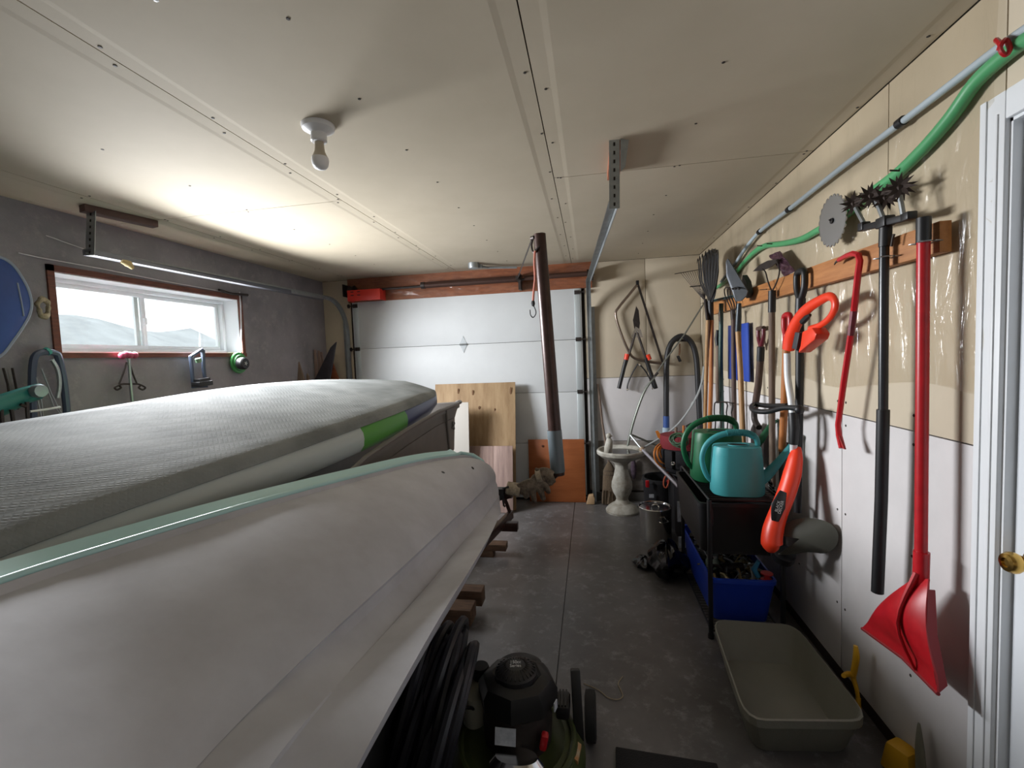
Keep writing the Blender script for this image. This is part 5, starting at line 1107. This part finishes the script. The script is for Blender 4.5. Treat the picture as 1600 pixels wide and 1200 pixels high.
for sx, sy, R_ in ((1, 1, .09), (-1, 1, .09), (1, -1, .10), (-1, -1, .10)):
    c = V((mx_+sx*.255, my+sy*.225-.02, R_))
    wheel = B().lathe([(R_*.5, -.018), (R_*.8, -.022), (R_*.97, -.018), (R_, 0), (R_*.97, .018), (R_*.8, .022), (R_*.5, .018)], c, 28, Matrix.Rotation(PI/2, 3, 'Y')).build('wheel', mat('tyre_rubber', ''), mw)
    B().lathe([(.01, -.012), (R_*.55, -.014), (R_*.55, .014), (.01, .012)], c, 16, Matrix.Rotation(PI/2, 3, 'Y')).build('wheel_disc', mat('grey_wheel_disc', '4f5150', .5), wheel)
B().beam((mx_+.215, my+.05, .12), (mx_+.205, my+.11, .345), .035, .028).build('handle_bracket', em, mw, bevel=.004)
B().beam((mx_-.215, my+.05, .12), (mx_-.205, my+.11, .30), .035, .028).build('handle_bracket', em, mw, bevel=.004)
B().tube([(mx_-.13, my-.02, .25), (mx_-.18, my-.08, .30), (mx_-.21, my-.17, .22), (mx_-.22, my-.24, .15)], .006, 8, smooth=5).build('control_cable', black, mw)
B().tube([(mx_-.235, my-.12, .17), (mx_-.24, my-.17, .14)], [.014, .012], 8).tube([(mx_-.24, my-.17, .14), (mx_-.25, my-.22, .09)], .012, 8).build('height_lever', yellow, mw)
B().tube([(mx_+.14, my-.235, .13), (mx_+.16, my-.26, .12)], .012, 8).build('height_lever', yellow, mw)
# ================================================================== LEFT WALL THINGS
LX_ = XL+.05
def PL(*uv, x=LX_): return [L(uv[i], uv[i+1], x) for i in range(0, len(uv), 2)]
t = thing('fabric_disc', 'large blue pop-up fabric panel with a piped rim at the left edge', 'fabric panel', L(0, 550, XL+.10))
rimp = PL(-60, 420, -30, 400, 0, 402, 20, 415, 36, 438, 45, 458, 48, 475, 45, 492, 34, 512, 20, 532, 0, 556, -30, 560, -60, 520, x=XL+.10)
rs_ = spline(rimp, 4, True); ctr = sum(rs_, V())/len(rs_)
b = B(); g0 = [b.bm.verts.new(ctr.lerp(p, .999)) for p in rs_]; g1 = [b.bm.verts.new(ctr.lerp(p, .6)+V((.03, 0, 0))) for p in rs_]; cv = b.bm.verts.new(ctr+V((.05, 0, 0)))
for i in range(len(g0)):
    k = (i+1) % len(g0); b._f((g0[i], g0[k], g1[k], g1[i])); b._f((g1[i], g1[k], cv))
b.build('fabric', mat('blue_nylon', '2f4d8f', .6, var=.15, vs_=5), t, solid=.002)
B().tube(rimp, .009, 8, smooth=4, closed=True).build('piped_rim', mat('grey_piping', '8b97a8', .5), t)
B().tube([L(27, 442, XL+.13), L(33, 470, XL+.14), L(37, 494, XL+.13)], .004, 6, smooth=3).build('inner_hoop', mat('grey_piping', ''), t)
t = thing('curtain_wire', 'white cord stapled above the window, dropping past its right side', 'cord', L(200, 430, XL+.01))
B().tube(PL(28, 395, 60, 402, 110, 411, 160, 420, 200, 428, 250, 438, 300, 447, 345, 455, x=XL+.012), .0035, 6).build('cord', mat('white_cord', 'c4c4c8', .6), t)
B().tube(PL(72, 368, 84, 372, 100, 378, 120, 385, 140, 392, x=XL+.012), .003, 6).build('cord', mat('white_cord', ''), t)
B().tube(PL(374, 456, 376, 475, 377, 510, 377, 550, x=XL+.02), .0055, 6).build('drop_cord', mat('white_cord', ''), t)
B().tube(PL(342, 453, 352, 456, 362, 459, 387, 461, x=XL+.03), .010, 8).build('wire_bolt', darksteel, t)
for u, v in ((67, 484),):
    c = L(u, v, XL+.05); b = B()
    for k in range(9): a = 2*PI*k/9; b.ball(c+V((.01*(k%2), .026*math.cos(a), .05*math.sin(a)+.01)), (.018, .014, .02), 8)
    o = b.build('net_bundle', mat('yellowed_net', 'a49a80', .8, var=.4, vs_=30, bump=.5, bs=80), remesh=.009); tag(o, 'small yellowish bundle of cord hung on the left side of the window', 'bundle')
c = L(203, 413, XL+.22)
o = B().tube([AT(190, 408, 'x', GX0-.06), AT(200, 412, 'x', GX0-.06), AT(208, 420, 'x', GX0-.06)], [.012, .022, .008], 8, flat=.4, smooth=3).build('paper_tag', mat('yellow_paper', 'b7a272', .8)); tag(o, 'yellowed paper tag hanging on the left door track', 'tag')
# backpack frame / curved hoop
t = thing('tubular_frame', 'blue-grey tubular hoop frame with thin wires below the window, far left', 'frame', L(75, 640, XL+.08))
B().tube(PL(52, 660, 50, 600, 52, 565, 58, 553, 72, 550, 86, 552, 92, 560, 100, 600, 106, 660, x=XL+.06), .017, 8, smooth=4).build('hoop', mat('blue_grey_tube', '4a5468', .45, .2), t)
B().tube(PL(81, 562, 90, 578, 93, 600, 90, 622, x=XL+.10), .010, 8, smooth=4).build('curved_strut', steel, t)
for uv in ((57, 590, 65, 630, 68, 655), (65, 577, 80, 615, 98, 650), (75, 612, 84, 635, 95, 648), (57, 618, 62, 640, 65, 655)): B().tube(PL(*uv, x=XL+.11), .003, 6).build('wire', steel, t)
B().tube(PL(47, 643, 70, 640, 94, 636, x=XL+.12), .006, 6).build('cross_wire', white, t)
B().tube(PL(72, 550, 76, 548, x=XL+.06), .022, 8).build('top_clip', mat('teal_clip', '3f9a90', .5), t)
# teal garden tool
t = thing('hedge_trimmer', 'teal power tool with a round grey knob at the far left behind the paddle board', 'power tool', L(30, 640, XL+.2))
B().tube(PL(-20, 642, 10, 630, 40, 618, 62, 612, x=XL+.2), [.075, .065, .055, .05], 12, smooth=4, flat=.6).build('tool_body', mat('teal_casing', '1f6f68', .4), t)
B().lathe([(.01, -.02), (.03, -.02), (.035, .0), (.03, .02), (.01, .022)], L(60, 611, XL+.26), 12, Matrix.Rotation(PI/2, 3, 'Y')).build('knob', mat('knob_grey', '8a9498', .4, .3), t)
for uv in ((2, 640, 4, 665), (18, 640, 22, 668), (32, 632, 40, 635), (42, 628, 44, 665)): B().tube(PL(*uv, x=XL+.24), .008, 8).build('prong', darksteel, t)
t = thing('wire_stakes', 'pair of thin dark wire stakes leaning on the left wall', 'stakes', L(20, 620, XL+.05))
for uv in ((5, 575, 12, 600, 17, 640), (19, 575, 26, 610, 28, 640)): B().tube(PL(*uv, x=XL+.03), .005, 6).build('stake', darksteel, t)
# wrought iron stand with pink knob
t = thing('wrought_iron_stand', 'wrought-iron plant stake with scrolls and a pink knob below the window', 'garden stake', L(200, 620, XL+.08))
B().tube(PL(201, 560, 204, 600, 208, 640, x=XL+.06), .0095, 8).build('rod', steel, t)
b = B()
for u, v in ((191, 556), (197, 554), (203, 555), (210, 555)): b.ball(L(u, v, XL+.06), .022, 10)
b.build('pink_knob', mat('pink_plastic', 'a84560', .4), t)
for s in (-1, 1):
    B().tube(PL(200+s*2, 566, 200+s*8, 585, 200+s*14, 600, x=XL+.06), .005, 6, smooth=3).build('side_bar', darksteel, t)
    B().tube(PL(203, 600, 203+s*12, 600, 203+s*20, 603, 203+s*24, 606-s*0, 203+s*20, 609, 203+s*14, 606, 203+s*16, 603, x=XL+.06), .006, 6, smooth=4).build('scroll', darksteel, t)
# blue frame / sharpener
t = thing('hanging_clamp', 'blue-grey metal frame with a black clamp hanging under the window', 'frame', L(310, 560, XL+.06))
B().tube(PL(316, 546, 298, 557, 302, 605, 322, 604, 318, 575, 317, 547, x=XL+.08), .014, 8).build('frame', mat('blue_grey_tube', ''), t)
B().beam(L(305, 601, XL+.12), L(327, 598, XL+.12), .07, .035).build('clamp', black, t, bevel=.005); B().beam(L(307, 595, XL+.12), L(324, 592, XL+.12), .05, .02).build('clamp_jaw', black, t)
B().tube(PL(309, 560, 311, 566, x=XL+.09), .02, 8).build('green_tag', mat('sage_label', '7a9a7c', .5), t)
# green trimmer spool
t = thing('line_spool', 'green disc with a black hub hanging below the window corner', 'spool', L(373, 568, XL+.04))
c = L(372, 567, XL+.03); Rx = Matrix.Rotation(PI/2, 3, 'Y')
B().lathe([(.01, 0), (.088, 0), (.09, .008), (.085, .016), (.07, .018), (.065, .03), (.01, .03)], c, 32, Rx).build('disc', mat('leaf_green_plastic', '3f8a4a', .4), t)
c2 = L(379, 568, XL+.10)
B().lathe([(.01, -.03), (.045, -.03), (.05, -.01), (.05, .02), (.042, .03), (.01, .03)], c2, 24, Rx).build('hub', black, t)
for k in range(5): a = 2*PI*k/5; B().beam(c2+V((.032, 0, 0)), c2+V((.032, .016*math.cos(a), .016*math.sin(a))), .005, .003).build('star_mark', mat('badge_white', ''), t)
# pieces leaning in the far left corner
def leaner(nm, label, uvs, m, y, cat, th=.02):
    pts = [AT(u, v, 'y', y) for u, v in uvs]
    for p, (u, v) in zip(pts, uvs):
        if v >= 700: p.z = .004
    o = B().prism(pts, (0, th, 0)).build(nm, m, bevel=.003); return tag(o, label, cat)
cz = mat('dark_slate_board', '35323a', .6, var=.2, vs_=10)
leaner('pointed_board', 'dark pointed board leaning in the far left corner', ((525, 534), (516, 543), (488, 600), (478, 700), (508, 700), (514, 600)), cz, 4.45, 'board')
leaner('tan_offcut', 'reddish triangular offcut leaning behind the dark pointed board', ((517, 560), (515, 600), (510, 700), (545, 700), (530, 595)), osb, 4.62, 'offcut')
leaner('cedar_lath', 'pale pointed lath leaning on the left wall, leftmost of the corner laths', ((466, 565), (464, 600), (462, 700), (490, 700), (475, 592)), greyash, 4.05, 'lath')
leaner('cedar_lath', 'short pale lath just right of the leftmost one', ((479, 583), (477, 610), (477, 700), (488, 700), (482, 588)), greyash, 4.15, 'lath')
for k, (u, lab) in enumerate(((490, 'grey-brown lath leftmost of the three behind the dark board'), (496, 'grey-brown lath in the middle of the three behind the dark board'), (500, 'grey-brown lath rightmost of the three behind the dark board'))):
    leaner('cedar_lath', lab, ((u, 546+k*2), (u+2, 600), (u+2, 700), (u+8, 700), (u+6, 570), (u+3, 546+k*2)), mat('pinkish_lath', '8a756c', .7), 4.5+.03*k, 'lath', .012)
# boards leaning on the garage door
ply = mat('weathered_plywood', 'a98f6d', .7, col2='8a6f4f', vs_=3, stretch=(5, 1, .8), bump=.15, bs=30)
def leanboard(nm, label, uv, y0_, y1_, m, th=.012, cat='board', pieces=None):
    tl, tr, br_, bl = uv; p = [AT(tl[0], tl[1], 'y', y1_), AT(tr[0], tr[1], 'y', y1_), AT(br_[0], br_[1], 'y', y0_), AT(bl[0], bl[1], 'y', y0_)]
    o = B().prism(p, (0, th, 0)).build(nm, m, bevel=.001); tag(o, label, cat); return p
def panel2(nm, label, x0, x1, ztop, ybot, ytop, m, th=.012, split=None, cat='board'):
    t = thing(nm, label, cat, ((x0+x1)/2, ybot, 0)) 
    xs = split or [x0, x1]
    for a, c in zip(xs, xs[1:]): B().prism([V((a+.001, ybot, .004)), V((c-.001, ybot, .004)), V((c-.001, ytop, ztop)), V((a+.001, ytop, ztop))], (0, th, 0)).build('plank' if split else 'sheet', m, t, bevel=.001)
    return t
tr = AT(805, 597, 'y', 4.62); panel2('plywood_sheet', 'large sheet of weathered plywood leaning on the garage door', tr.x-.86, tr.x, tr.z, 4.38, 4.62, ply)
pw = bpy.data.objects['plywood_sheet']; kn_m = mat('plywood_knot', '6b4d33', .8)
for u, v, a_, b_ in ((716, 612, .010, .035), (739, 614, .011, .033), (749, 637, .013, .018), (798, 612, .012, .05), (773, 640, .006, .015)):
    p = AT(u, v, 'y', 4.62); f = (p.z)/tr.z; yy = 4.38+.24*f; p = AT(u, v, 'y', yy-.003)
    B().lathe([(1, 0), (.6, -.002), (.001, -.002)], p, 12, Matrix(((a_, 0, 0), (0, 0, 1), (0, b_, 0)))).build('knot', kn_m, pw)
pk = mat('pinkish_plank', 'a58d84', .75, col2='87716a', vs_=4, stretch=(9, 1, .7), bump=.15, bs=40)
tr = AT(801, 697, 'y', 4.42); panel2('plank_panel', 'pinkish weathered plank panel standing in front of the plywood', tr.x-.62, tr.x, tr.z, 4.30, 4.42, pk, .016, [tr.x-.62, tr.x-.44, tr.x-.195, tr.x])
tr = AT(731, 629, 'y', 4.34); p_ = AT(735, 700, 'y', 4.28); panel2('melamine_board', 'white melamine board behind the grey boat', tr.x-.75, tr.x, tr.z, 4.25, 4.36, mat('melamine_white', 'c9c5be', .5), .016)
tl, tr = AT(825, 687, 'y', 4.70), AT(913, 690, 'y', 4.70); brn = mat('orange_plywood', '9c5a31', .5, col2='84471f', vs_=3, stretch=(.6, 1, 4), bump=.1)
bp4 = panel2('brown_board', 'orange-brown plywood board standing against the bottom of the garage door', tl.x, tr.x, tl.z, 4.66, 4.70, brn, .012)
for u, v in ((848, 697), (850, 726), (860, 773)):
    B().lathe([(.012, .001), (.008, .003), (.001, .003)], AT(u, v, 'y', 4.668+.0 if v > 760 else 4.69), 10, Matrix.Rotation(PI/2, 3, 'X')).build('knot', mat('dark_knot', '4a2413', .8), bp4)
